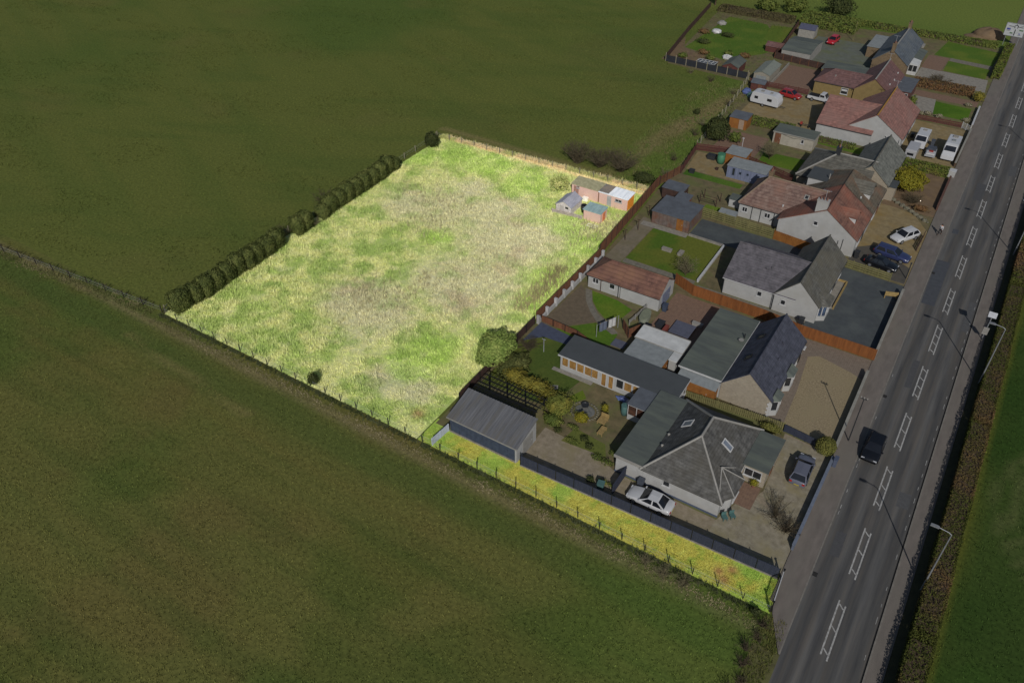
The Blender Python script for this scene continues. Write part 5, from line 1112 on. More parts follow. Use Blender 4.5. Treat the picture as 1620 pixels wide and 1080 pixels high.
bare("bare_bush", "darker bare bush against the blue grey roadside wall", "bush", -4.0, 52.4, 1.7, 1.5, 26, 183, mat("dark_twig", A(62, 54, 42)), "bare bushes by the roadside wall", .035, 6)
for i in range(10):
    x, y = [(-24.6, 51.9), (-23.2, 51.0), (-26.5, 51.6), (-28.6, 52.2), (-27.4, 53.4), (-22.1, 50.9), (-25.6, 52.6), (-21.9, 52.4), (-20.9, 48.4), (-22.4, 48.0)][i]
    bush("low_plant", "low border plant in the bed above the gravel drive, %s of ten planted" % OR[i], "plant", x, y, (.45 + .2 * (i % 3), .4, .28), L_green if i % 3 else L_dark, 220, .08, 190 + i, "border plants by the gravel drive", .8, core=False)
# other gardens
bare("bare_tree", "bare pale branched tree at the corner of the square lawn", "tree", -28.6, 86.2, 2.6, 1.9, 40, 201, TWIGP, None, .03, 7, .4)
bare("bare_tree", "pale leafless tree on the small lawn behind the blue summerhouse", "tree", -30.2, 124.6, 2.6, 2.3, 46, 202, TWIGP, None, .03, 7, .5)
bush("green_bush", "round green bush by the orange end shed", "bush", -37.4, 127.6, (1.1, 1.1, 1.0), L_green, 900, .11, 203)
bush("gorse_bush", "large bright yellow flowering bush in the dirt front yard", "bush", -8.9, 126.2, (2.6, 2.6, 1.7), L_yell, 6000, .12, 204, None, .95, depth=.45, lump=.14)
bare("bare_bush", "brown leafless bush below the yellow flowering bush", "bush", -7.0, 122.2, 1.4, 1.8, 44, 205, TWIG, None, .03, 7)
bush("wall_shrub", "low green shrub against the corner where the yards meet", "shrub", -5.6, 120.2, (1.2, .6, .5), L_brown, 500, .1, 206)
hedge("green hedge between the motorhome yard and the dirt front yard", -11.4, -4.2, 132.9, 134.6, 1.3, L_hedgeg, 70, .13, 210)
hedge("rough green hedge between the caravan yard and the white garage", -39.5, -30.0, 135.6, 137.6, 1.2, L_green, 55, .14, 211)
hedge("low hedge at the foot of the white terracotta roofed house", -26.2, -19.2, 135.0, 136.4, .8, L_green, 60, .12, 212)
hedge("mixed brown hedge between the far concrete drive and the red brick drive", -17.0, -6.2, 168.6, 171.4, 1.2, L_brown, 45, .15, 213)
bare("bare_bush", "dark twiggy bush rising from the mixed brown hedge", "bush", -12.6, 171.8, 2.0, 2.4, 50, 214, TWIG, None, .04, 7)
hedge("yellow green hedge along the road in front of the sandstone house", -4.6, -3.0, 180.5, 200, 1.3, L_hedgeg, 50, .15, 215)
hedge("green hedge behind the sandstone house at the field edge", -34, -6, 198.5, 201.0, .9, L_green, 35, .18, 216)
hedge("thick green hedge behind the far white shed", -46.5, -34, 192, 199, 1.6, L_green, 30, .22, 217)
hedge("brown bramble bank behind the two far lawns", -66, -48, 192.0, 195.4, 1.0, leaf("bramble_leaf", A(72, 66, 42), A(52, 50, 32)), 40, .18, 218)
bare("bare_tree", "tall bare tree at the far left corner of the far garden", "tree", -68.2, 196.2, 5.5, 2.6, 30, 219, TWIG, None, .09, 6, 1.0)
for i, (x, y, rx, rz, lb) in enumerate(((-56, 198.5, 2.4, 1.5, "green shrub behind the far bramble bank, leftmost of three"), (-50, 201, 2.8, 1.8, "green shrub behind the far bramble bank, middle of three"), (-40.5, 203, 3.6, 2.2, "darker green shrub behind the far bramble bank, rightmost of three"))):
    bush("far_shrub", lb, "shrub", x, y, (rx, rx * .8, rz), L_green if i < 2 else L_dark, 1300, .22, 220 + i, "shrubs behind the far gardens")
for i, (x, y) in enumerate(((-61, 160), (-58, 164), (-60.5, 170), (-55.5, 161.5), (-62.8, 176), (-57.5, 176.5), (-53.2, 166), (-49.8, 166.5))):
    bush("veg_plant", "small shrub in the far kitchen garden, %s of eight from the netting fence" % OR[i], "shrub", x, y, (1.0 + .3 * (i % 3), .9, .55), (L_green, L_brown, L_dark)[i % 3], 260, .15, 230 + i, "kitchen garden shrubs", .9)
bush("field_bush", "small dark bush alone on the waste ground path", "bush", -47.3, 134.8, (.6, .6, .6), L_dark, 260, .12, 240)
for i, (x, y) in enumerate(((-44.2, 126.5), (-44.6, 131), (-43.8, 141.4), (-45.0, 147), (-43.4, 116), (-42.6, 110.4), (-51, 150.6), (-56, 152.6))):
    bare("thorn_bush", "thin leafless thorn bush by the waste ground fence, " + ("level with the dark conifer", "above the dark conifer", "beside the caravan", "nearest the netting fence posts", "beside the blue summerhouse patio", "nearest the plot corner", "right one below the black netting", "left one below the black netting")[i], "bush", x, y, 1.4, 1.1, 16, 250 + i, TWIGP if i % 2 else TWIG, "thorn bushes along the waste ground fence", .03, 5)
bush("front_bush", "golden bush by the road at the bright green far lawn", "bush", -4.9, 167.6, (1.0, 1.1, .9), L_gold, 600, .13, 260)
bush("front_bush", "green cone shaped bush against the red brick porch", "bush", -14.9, 158.8, (.7, .7, 1.1), L_green, 500, .12, 261)
for i, (x, y) in enumerate(((-9.6, 156.2), (-11.6, 156.6), (-5.2, 157.0), (-6.0, 164.2), (-12.8, 156.0))):
    bush("flower_clump", ("pale flower clump mid way along the dark red front fence", "pale flower clump left of centre on the dark red front fence", "pale flower clump at the gate end of the far front lawn", "pale flower clump at the roadside corner by the red drive", "pale flower clump at the house end of the dark red front fence")[i], "plant", x, y, (.7, .5, .35), leaf("pale_flower", A(120, 112, 100), A(78, 78, 50)), 220, .11, 265 + i, "flower clumps by the far lawn", .9)
# roadside hedge on the right of the road, in growing lengths
for i, (a, b) in enumerate(((18, 47), (47.05, 76), (76.05, 105), (105.05, 140), (140.05, 185))):
    hedge("long clipped russet and green hedge right of the road, %s stretch from the camera" % OR[i], 8.05, 10.0, a, b, 1.8, L_hedge, 95 if i < 3 else 45, .085 if i < 3 else .14, 280 + i, name="roadside_hedge", group="roadside hedge right of the road")
for i in range(14):
    y = 23 + i * 1.45
    bare("scrub_bush", "low dark scrub in the roadside ditch, %s up from the bottom of the picture" % OR[i], "bush", -2.6 - .35 * math.sin(i * 1.9), y, .6 + .25 * (i % 3), .7, 20, 300 + i, mat("dark_twig", A(62, 54, 42)) if i % 3 else TWIG, "ditch scrub below the strip gate", .025, 6)
bush("corner_bush", "dark leafy bush at the foot of the strip gate", "bush", -3.4, 42.5, (.5, .4, .4), L_dark, 300, .09, 320)
for i, (x, y, w) in enumerate(((-11.6, 42.0, 1.3), (-9.6, 42.1, 1.0), (-13.6, 42.2, .9))):
    bare("scrub_bush", ("middle clump of pale brown scrub on the fence line near the strip gate", "pale brown scrub clump on the fence line nearest the strip gate", "pale brown scrub clump on the fence line furthest from the strip gate")[i], "bush", x, y, .8, w, 30, 325 + i, TWIGP, "fence line scrub", .02, 6)

# ================================================================ GARDEN THINGS
pg = thing("pergola", "black timber lattice pergola behind the navy garage", "pergola", (-34.8, 52.3))
for x in (-38.4, -36.0, -33.6, -31.2):
    for y in (50.9, 53.7): part("post", MB().box(x - .06, x + .06, y - .06, y + .06, 0, 2.1), BLACK, pg)
for y in (50.9, 51.6, 52.3, 53.0, 53.7): part("beam", MB().box(-38.9, -30.8, y - .04, y + .04, 2.1, 2.2), BLACK, pg)
for i in range(17): x = -38.7 + i * .48; part("rafter", MB().box(x - .025, x + .025, 50.5, 54.2, 2.203, 2.26), BLACK, pg)
po = thing("garden_pond", "kidney shaped stone ringed pond between the golden shrub and the loungers", "pond", (-27.6, 56.4))
part("water", MB().prism([(-27.6 + 1.15 * math.cos(t), 56.4 + .95 * math.sin(t)) for t in np.linspace(0, 6.28, 20)[:-1]], 'z', .0, .05), mat("pond_stone", A(96, 96, 92), A(62, 64, 62), scale=3, rough=.3), po)
for i in range(26):
    t = 2 * math.pi * i / 26; part("stone", MB().blob((-27.6 + 1.5 * math.cos(t), 56.3 + 1.35 * math.sin(t), .08), (.17, .13, .1), i, 7, 5), STONEG, po)
part("bowl", MB().lathe([(.2, .05), (.42, .25), (.45, .4), (.36, .4), (.3, .3)], -27.9, 57.0, 14), DKGREY, po)
for i, (x, y, w, l, lb) in enumerate(((-25.15, 55.9, .95, 1.15, "wider slatted wooden lounger seat on the bungalow patio"), (-24.5, 54.5, .62, 1.3, "narrow wooden lounger leg rest on the bungalow patio"))):
    t = thing("wooden_lounger", lb, "lounger", (x, y), 0, "wooden loungers")
    for k in range(6): part("slat", MB().box(-w / 2, w / 2, -l / 2 + k * l / 6 + .01, -l / 2 + (k + 1) * l / 6 - .01, .36, .4), T_wood, t, world=False)
    for sx in (-1, 1):
        for sy in (-1, 1): part("leg", MB().box(sx * w * .42 - .035, sx * w * .42 + .035, sy * l * .4 - .035, sy * l * .4 + .035, 0, .36), T_wood, t, world=False)
    if i == 0: part("backrest", MB().box(-w / 2, w / 2, l / 2, l / 2 + .06, .36, .85), T_wood, t, world=False)
def barrel(label, x, y, m, r=.38, h=1.1, name="water_butt", group=None):
    o = thing(name, label, "water butt", (x, y), 0, group); part("barrel", MB().lathe([(r * .88, 0), (r, h * .4), (r * .95, h * .95), (r * .8, h)], 0, 0, 14), m, o, world=False, smooth=True); part("lid", MB().lathe([(r, h + .002), (r, h + .05), (r * .3, h + .08)], 0, 0, 14), m, o, world=False); return o
TEAL = plain("teal_plastic", A(58, 84, 82)); GREENP = plain("green_plastic", A(52, 96, 72))
barrel("teal water butt against the glazed sun porch", -23.75, 58.3, TEAL, .4, 1.3); barrel("tall green water butt on the blue summerhouse patio", -36.6, 119.2, GREENP, .65, 1.6)
tp = thing("tarpaulin", "crumpled blue tarpaulin lying by the garden room", "tarpaulin", (-24.9, 60.2)); part("sheet", MB().blob((0, 0, .1), (.8, .42, .22), 5, 12, 6, .3), plain("blue_tarp", A(66, 78, 116)), tp, world=False); part("fold", MB().blob((.75, -.1, .1), (.4, .3, .2), 6, 9, 5, .3), WHITEM, tp, world=False)
mh = thing("inspection_cover", "grey framed inspection cover set in the bungalow's lawn", "cover", (-32.4, 57.9), .5); part("frame", MB().box(-.45, .45, -.3, .3, 0, .05), LTGREY, mh, world=False); part("lid", MB().box(-.3, .3, -.18, .18, .051, .07), DKGREY, mh, world=False)
cp_ = thing("clothes_post", "steel clothes post on the bungalow's lawn", "post", (-36.6, 62.6)); part("post", MB().tube([(0, 0, 0), (0, 0, 1.9)], .045, 7), GALV, cp_, world=False); part("hook", MB().box(-.25, .25, -.03, .03, 1.9, 1.95), GALV, cp_, world=False)
bb = thing("rubbish_bin", "green wheelie bin lying among planters by the navy fence", "bin", (-21.0, 47.6), .2)
part("body", MB().prism([(-.28, 0), (.28, 0), (.33, .95), (-.33, .95)], 'y', -.3, .3), TEAL, bb, world=False); part("lid", MB().box(-.36, .36, -.34, .34, .952, 1.0), TEAL, bb, world=False)
pln = thing("planter_trough", "long pale planter trough by the navy fence behind the white car", "planter", (-20.2, 47.15), .1); part("trough", MB().box(-1.0, 1.0, -.22, .22, 0, .35), LTGREY, pln, world=False, bevel=.03); part("soil", MB().box(-.92, .92, -.16, .16, .352, .37), L_dark, pln, world=False)
def wheelie(label, x, y, m, rz=0, group=None):
    o = thing("wheelie_bin", label, "bin", (x, y), rz, group)
    part("body", MB().prism([(-.24, .05), (.24, .05), (.3, 1.0), (-.3, 1.0)], 'y', -.3, .3), m, o, world=False); part("lid", MB().prism([(-.33, 1.002), (.33, 1.002), (.3, 1.08), (-.3, 1.08)], 'y', -.35, .35), m, o, world=False)
    for s in (-1, 1): part("wheel", MB().prism([(.3 + .1 * math.cos(t), .1 + .1 * math.sin(t)) for t in np.linspace(0, 6.28, 9)[:-1]], 'x', s * .3 - .03, s * .3 + .03), BLACK, o, world=False)
    return o
wheelie("dark bin beside the white wall behind the white saloon", -17.8, 50.0, plain("slate_plastic", A(54, 58, 66))); wheelie("dark blue bin at the outbuilding's garage door", -27.7, 77.6, NAVY)
wheelie("dark bin against the tall white gable", -21.2, 103.5, NAVY); wheelie("black bin in the shade by the blue estate car", -10.4, 102.6, DKGREY); wheelie("blue grey bin between the van and the motorhome", -8.4, 143.9, plain("slate_plastic", A(54, 58, 66))); wheelie("green bin at the corner of the white bungalow's side path", -12.3, 83.9, DKGREY)
tb = thing("garden_bench_set", "teal metal chairs beside the corner bay of the hipped bungalow", "chairs", (-9.0, 50.9), .8)
for k in (-.4, .4): part("seat", MB().box(k - .25, k + .25, -.25, .25, .38, .43), TEAL, tb, world=False); part("backrest", MB().box(k - .25, k + .25, .26, .3, .4, .85), TEAL, tb, world=False); part("leg", MB().box(k - .22, k - .17, -.22, -.17, 0, .38), TEAL, tb, world=False); part("leg", MB().box(k + .17, k + .22, -.22, -.17, 0, .38), TEAL, tb, world=False); part("leg", MB().box(k - .22, k - .17, .17, .22, 0, .38), TEAL, tb, world=False); part("leg", MB().box(k + .17, k + .22, .17, .22, 0, .38), TEAL, tb, world=False)
# seventh garden clutter
dk = thing("slatted_deck", "grey slatted deck platform on the red brick patio", "deck", (-24.2, 75.0))
for i in range(9): part("board", MB().box(-1.3, 1.3, -1.35 + i * .3, -1.08 + i * .3, .28, .34), plain("grey_deck", A(68, 70, 82)), dk, world=False)
part("frame", MB().box(-1.25, 1.25, -1.3, 1.3, 0, .275), T_dark, dk, world=False)
tk = thing("oval_tank", "pale oval covered tank beside the outbuilding end", "tank", (-29.1, 74.7), .12); part("body", MB().prism([(.62 * math.cos(t), 1.3 * math.copysign(abs(math.sin(t)) ** .7, math.sin(t))) for t in np.linspace(0, 6.28, 22)[:-1]], 'z', 0, .75), plain("pale_grp", A(104, 108, 96)), tk, world=False); part("cover", MB().prism([(.54 * math.cos(t), 1.2 * math.copysign(abs(math.sin(t)) ** .7, math.sin(t))) for t in np.linspace(0, 6.28, 22)[:-1]], 'z', .752, .86), plain("pale_cover", A(96, 100, 84)), tk, world=False, smooth=False)
fence("leaning brown trellis screen by the washing on the lawn", [(-30.6, 71.6), (-29.2, 70.2), (-28.4, 71.8)], 1.4, 'board', T_brown, T_dark, pl=1.2, name="trellis", cat="trellis")
fence("pale rail beside the oval tank", [(-30.2, 72.6), (-29.8, 76.6)], .8, 'rail', LTGREY, LTGREY, pl=1.4, name="rail")
wl_ = thing("washing_line", "washing line with two poles on the curved lawn", "washing line", (-32.6, 68.4))
for p in ((0, 0), (1.4, 3.0)): part("pole", MB().tube([(p[0], p[1], 0), (p[0], p[1], 1.9)], .035, 6), GALV, wl_, world=False)
part("line", MB().tube([(0, 0, 1.85), (1.4, 3.0, 1.85)], .012, 4), GALV, wl_, world=False)
for i, (u, m, lb) in enumerate(((.3, plain("slate_cloth", A(76, 82, 96)), "slate blue sheet hanging on the washing line"), (.72, WHITEM, "white sheet hanging on the washing line"))):
    x, y = -32.6 + 1.4 * u, 68.4 + 3.0 * u; t = thing("hanging_sheet", lb, "sheet", (x, y), math.atan2(3.0, 1.4)); mb = MB()
    prof = [(-.6 + k * .15, .05 * math.sin(k * 1.7)) for k in range(9)]
    mb.prism(prof + [(a, b + .015) for a, b in prof[::-1]], 'z', .55, 1.84); part("cloth", mb, m, t, world=False); part("peg", MB().box(-.5, -.46, -.02, .04, 1.8, 1.92), T_wood, t, world=False); part("peg", MB().box(.46, .5, -.02, .06, 1.8, 1.92), T_wood, t, world=False)
for i, (x, y, w, l, h, m, lb) in enumerate(((-26.9, 74.5, .9, 1.3, .55, DKGREY, "dark cushioned bench beside the red brick path"), (-28.0, 73.0, .8, 1.2, .6, BLACK, "black covered barbecue by the oval tank"), (-25.9, 73.1, .5, 2.6, .7, plain("rust_metal", A(96, 48, 40)), "rust red log rack beside the slatted deck"), (-23.0, 76.9, 1.4, .5, .5, LTGREY, "pale pile of boxes at the back of the slatted deck"), (-29.6, 68.6, 1.7, 1.4, .12, plain("grey_deck", A(68, 70, 82)), "grey glazed cold frame on the earth by the garden room"), (-22.5, 67.3, .5, 1.2, .5, LTGREY, "pale bags by the timber shed door"), (-33.2, 90.4, 1.5, .6, .45, CONC, "grey stone bench on the square lawn"), (-31.2, 90.6, .7, 1.2, .4, CONC, "grey stone table on the square lawn"), (-39.3, 113.6, .9, .7, .6, DKGREY, "dark planter in the patio corner by the red fence"), (-38.4, 119.8, 1.4, 1.0, .8, DKGREY, "dark covered garden chairs by the tall green water butt"), (-36.2, 116.6, .5, .5, .4, T_dark, "small dark planter on the gravel patio"), (-12.0, 145.6, .6, .8, .7, DKGREY, "dark box behind the white van"))):
    o = thing("garden_item", lb, "garden item", (x, y)); part("base", MB().box(-w / 2 + .05, w / 2 - .05, -l / 2 + .05, l / 2 - .05, 0, h * .75), m, o, world=False, bevel=.02)
    part("top", MB().box(-w / 2, w / 2, -l / 2, l / 2, h * .752, h), m, o, world=False, bevel=.03)
for i, (x, y, lb) in enumerate(((-39.4, 89.8, "dark clothes post on the path, nearer the outbuilding"), (-39.0, 93.2, "dark clothes post on the path, nearer the garage"), (-36.6, 77.0, "thin post in the lawn by the outbuilding windows"), (-39.4, 97.6, "dark post beside the fence by the garage corner"))):
    o = thing("clothes_post", lb, "post", (x, y)); part("post", MB().tube([(0, 0, 0), (0, 0, 1.8)], .05, 6), T_dark, o, world=False); part("arm", MB().box(-.3, .3, -.03, .03, 1.7, 1.76), T_dark, o, world=False)
for i, (x, y, w, l, h, lb) in enumerate(((-33.2, 106.2, 2.6, 1.8, 1.5, "dark wooden compost frame beyond the slate roofed sheds"),)):
    o = thing("compost_pen", lb, "compost pen", (x, y))
    for sx in (-1, 1):
        for sy in (-1, 1): part("post", MB().box(sx * w / 2 - .05, sx * w / 2 + .05, sy * l / 2 - .05, sy * l / 2 + .05, 0, h), T_dark, o, world=False)
    for z in (.5, 1.0, 1.45): part("rail", MB().box(-w / 2, w / 2, -l / 2 - .02, -l / 2 + .02, z, z + .06), T_dark, o, world=False)
gh = thing("cold_frame", "white framed glass cold frame beyond the black netting fence", "cold frame", (-55.2, 158.4))
part("glass", MB().box(-2.0, 2.0, -1.4, 1.4, .0, .55), GLASS, gh, world=False)
for i in range(6): part("bar", MB().box(-2.05 + i * .8, -1.95 + i * .8, -1.45, 1.45, .551, .62), WHITEM, gh, world=False)
for i in range(4): part("bar", MB().box(-1.94, 1.94, -1.45 + i * .93, -1.37 + i * .93, .56, .615), WHITEM, gh, world=False)
for i, (x, y, m, lb) in enumerate(((-52.8, 164.2, WHITEM, "white covered heap beside the brown apex shed"), (-60.6, 178, WHITEM, "white crate at the edge of the far lawn"), (-61.6, 184, LTGREY, "pale crate beyond the far lawn"))):
    o = thing("garden_heap", lb, "heap", (x, y)); part("cover", MB().blob((0, 0, .3), (1.1, .8, .5), 330 + i, 9, 5, .2), m, o, world=False); part("weight", MB().box(-.3, .3, -.95, -.75, 0, .2), CONC, o, world=False)
mo = thing("earth_mound", "bare brown earth mound beside the large road sign", "mound", (-8.6, 206.5)); part("heap", MB().blob((0, 0, 0), (3.2, 2.6, 1.7), 341, 18, 9, .12), DIRT, mo, world=False, smooth=True); part("spoil", MB().blob((-2.6, -2.0, 0), (2.2, 1.6, .5), 342, 14, 7, .15), DIRT, mo, world=False, smooth=True)
for i in range(9):
    x, y = -10.4 + i * .75, 121.9 - i * .55; o = thing("rock", "boulder in the broken rockery edging of the dirt yard, %s from the house" % OR[i], "rock", (x, y), 0, "rockery boulders"); part("stone", MB().blob((0, 0, .15), (.42, .3, .3), 350 + i, 8, 6, .25), STONEG, o, world=False); part("chip", MB().blob((.45, -.25, .08), (.18, .15, .13), 370 + i, 6, 5, .25), STONEG, o, world=False)
cl = thing("rotary_drier", "tall pale pole in the grey yard of the sandstone house", "pole", (-33.2, 188.2)); part("pole", MB().tube([(0, 0, 0), (0, 0, 4.0)], .06, 6), T_pale, cl, world=False); part("cap", MB().box(-.1, .1, -.1, .1, 4.0, 4.1), T_pale, cl, world=False)
ps_ = thing("garden_pole", "white clothes pole behind the blue summerhouse", "pole", (-35.0, 124.4)); part("pole", MB().tube([(0, 0, 0), (0, 0, 2.6)], .05, 6), WHITEM, ps_, world=False); part("cap", MB().box(-.16, .16, -.08, .08, 2.6, 2.72), WHITEM, ps_, world=False)
for i, (x, y, m, lb) in enumerate(((-43.0, 148.9, plain("blue_tarp", A(66, 78, 116)), "blue tarpaulin covered heap behind the caravan"), (-41.6, 147.6, TEAL, "teal covered crate at the caravan's far corner"))):
    o = thing("covered_heap", lb, "heap", (x, y)); part("cover", MB().blob((0, 0, .4), (.9, .8, .6), 345 + i, 9, 6, .18), m, o, world=False); part("base", MB().box(-.7, .7, -.6, .6, 0, .2), T_dark, o, world=False)
swg = thing("play_frame", "small red and black play ride near the terracotta roofed house", "toy", (-28.9, 139.8)); part("frame", MB().tube([(-.8, 0, .5), (.8, 0, .55)], .07, 6), DKGREY, swg, world=False); part("seat", MB().box(-.95, -.55, -.2, .2, .5, .85), plain("red_plastic", A(120, 44, 38)), swg, world=False); part("leg", MB().box(-.7, -.64, -.3, .3, 0, .5), DKGREY, swg, world=False); part("leg", MB().box(.64, .7, -.3, .3, 0, .5), DKGREY, swg, world=False)

# ================================================================ VEHICLES
TYRE = plain("tyre_rubber", (.012, .012, .012), .9); RIM = plain("alloy_rim", A(130, 132, 136), .3, .6); LAMP = plain("lamp_lens", A(150, 152, 156), .1); TAIL = plain("tail_lens", A(120, 26, 22), .2); CARG = mat("car_glass", (.008, .009, .012), (.014, .016, .02), scale=.5, rough=.05, spec=.7)
def paint(name, c, metal=.0): return mat(name, c, tuple(x * .92 for x in c), scale=.6, rough=.22, metal=metal, spec=.5)
def qpanel(mb, q, inset=.08, off=.008, th=.012):
    q = [Vector(p) for p in q]; c = sum(q, Vector()) / len(q); n = (q[1] - q[0]).cross(q[-1] - q[0]).normalized()
    if n.dot(c - Vector((0, c.y * .6, .7))) < 0: n = -n
    a = [p + (c - p) * inset + n * off for p in q]; b = [p + n * th for p in a]; k = len(q)
    return mb.add(a + b, [tuple(range(k))[::-1], tuple(range(k, 2 * k))] + [(i, (i + 1) % k, (i + 1) % k + k, i + k) for i in range(k)])
def wheels(root, L, W, xs=None, r=.32, ys=(.31, -.29)):
    for y in ys:
        for s in (-1, 1):
            x = s * (W / 2 - .1); ring = lambda R_, n=16: [(y * L + R_ * math.cos(2 * math.pi * k / n), r + R_ * math.sin(2 * math.pi * k / n)) for k in range(n)]
            t = part("wheel", MB().prism(ring(r), 'x', x - .11, x + .115), TYRE, root, world=False); part("rim", MB().prism(ring(r * .62, 10), 'x', x + s * .116 - .012, x + s * .116 + .012), RIM, t, world=False)
def car(label, x, y, heading, col, L=4.4, W=1.78, H=1.45, kind='hatch', name="parked_car", group=None, black_roof=None):
    root = thing(name, label, "car", (x, y, .02), heading, group); w = W / 2
    if kind == 'saloon': prof = [(-.5, .78, .35, .72), (-.485, .88, .28, .9), (-.42, .94, .24, .97), (-.25, 1, .22, .95), (0, 1, .22, .93), (.18, 1, .22, .93), (.3, .98, .22, .88), (.42, .93, .24, .76), (.48, .84, .28, .64), (.5, .7, .34, .54)]; cab = (-.37, -.2, .02, .2)
    elif kind == 'estate': prof = [(-.5, .8, .35, .8), (-.485, .9, .28, .95), (-.4, .97, .24, .97), (-.2, 1, .22, .96), (.1, 1, .22, .95), (.2, 1, .22, .94), (.32, .97, .22, .88), (.43, .92, .24, .78), (.48, .84, .28, .66), (.5, .72, .34, .56)]; cab = (-.48, -.42, .05, .22)
    else: prof = [(-.5, .8, .35, .8), (-.485, .9, .28, .93), (-.38, .98, .24, .96), (-.15, 1, .22, .95), (.1, 1, .22, .94), (.22, .99, .22, .92), (.32, .97, .22, .86), (.43, .92, .24, .76), (.485, .84, .28, .64), (.5, .72, .34, .55)]; cab = (-.47, -.36, .05, .24)
    k = H / 1.45; V = []; F = []
    for t, f, zb, zt in prof:
        zb *= k; zt *= k; h = w * f
        V += [(-h * .88, t * L, zb), (-h, t * L, zb + .14), (-h, t * L, zt - .2), (-h * .95, t * L, zt - .05), (-h * .8, t * L, zt), (0, t * L, zt + .02), (h * .8, t * L, zt), (h * .95, t * L, zt - .05), (h, t * L, zt - .2), (h, t * L, zb + .14), (h * .88, t * L, zb)]
    n = 11
    for i in range(len(prof) - 1):
        for j in range(n): F.append((i * n + j, i * n + (j + 1) % n, (i + 1) * n + (j + 1) % n, (i + 1) * n + j))
    F += [tuple(range(n))[::-1], tuple(range((len(prof) - 1) * n, len(prof) * n))]
    body = part("body", MB().add(V, F), col, root, world=False, smooth=True)
    zb = .9 * k; b0, t0, t1, b1 = (c * L for c in cab); wb, wt = w * .93, w * .72; zt = H - .04
    Bp = [(-wb, b0, zb), (wb, b0, zb), (wb, b1, zb), (-wb, b1, zb)]; Tp = [(-wt, t0, zt), (wt, t0, zt), (wt, t1, zt - .02), (-wt, t1, zt - .02)]
    part("cabin", MB().add(Bp + Tp + [(0, t0 + .1, zt + .04), (0, t1 - .1, zt + .03)], [(0, 3, 2, 1), (0, 1, 5, 4), (2, 3, 7, 6), (1, 2, 6, 5), (3, 0, 4, 7), (4, 5, 8), (5, 6, 9, 8), (6, 7, 9), (7, 4, 8, 9)]), black_roof or col, root, world=False)
    part("windscreen", qpanel(MB(), [Bp[2], Bp[3], Tp[3], Tp[2]], .07), CARG, root, world=False); part("rear_window", qpanel(MB(), [Bp[0], Bp[1], Tp[1], Tp[0]], .12), CARG, root, world=False)
    for s in (0, 1):
        a, b, c, d = (Bp[1], Bp[2], Tp[2], Tp[1]) if s else (Bp[0], Bp[3], Tp[3], Tp[0]); L_ = lambda p, q, u: tuple(p[i] + (q[i] - p[i]) * u for i in range(3))
        part("side_window", qpanel(MB(), [L_(a, b, .04), L_(a, b, .47), L_(d, c, .47), L_(d, c, .04)], .1), CARG, root, world=False); part("side_window", qpanel(MB(), [L_(a, b, .5), L_(a, b, .93), L_(d, c, .97), L_(d, c, .5)], .1), CARG, root, world=False)
    for s in (-1, 1):
        part("headlight", MB().box(s * w * .66 - .16, s * w * .66 + .16, L * .465, L * .487, .56 * k, .68 * k), LAMP, root, world=False); part("tail_light", MB().box(s * w * .7 - .13, s * w * .7 + .13, -L * .503, -L * .485, .62 * k, .84 * k), TAIL, root, world=False)
        part("wing_mirror", MB().box(s * (w + .02) - .09, s * (w + .02) + .09, L * .17, L * .195, .93 * k, 1.06 * k), col, root, world=False)
    part("number_plate", MB().box(-.26, .26, -L * .506, -L * .5, .42, .53), plain("yellow_plate", A(130, 118, 40)), root, world=False)
    wheels(root, L, W); return root
WP = paint("white_paint", A(150, 151, 153, .66)); BP = paint("black_paint", (.008, .009, .012)); NP = paint("navy_paint", A(36, 42, 70)); RP = paint("red_paint", A(112, 30, 30)); GP = paint("grey_paint", A(74, 76, 86))
car("white saloon car parked along the white bungalow wall", -16.1, 48.6, math.pi / 2 + .02, WP, 4.65, 1.8, 1.42, 'saloon')
car("grey hatchback parked in front of the hipped bungalow", -4.85, 60.2, .03, GP, 4.3, 1.78, 1.46, 'hatch')
car("black car driving along the road", .45, 67.0, math.pi - .02, BP, 4.1, 1.8, 1.5, 'hatch', "moving_car")
car("white hatchback parked at an angle on the ochre yard", -5.9, 110.9, math.pi - .55, WP, 4.3, 1.78, 1.5, 'hatch')
car("dark blue estate car parked nose to the road", -6.3, 105.2, -math.pi / 2 - .12, NP, 4.75, 1.82, 1.5, 'estate')
car("black saloon parked tight to the pale slatted fence", -7.0, 102.0, -math.pi / 2 - .1, BP, 4.3, 1.78, 1.42, 'saloon')
car("red hatchback parked beside the caravan", -35.2, 151.2, -math.pi / 2 - .12, RP, 4.1, 1.75, 1.5, 'hatch')
car("bright red car at the far end of the grey yard", -36.6, 184.8, math.pi - .1, paint("bright_red_paint", A(132, 26, 34)), 4.0, 1.74, 1.45, 'hatch')
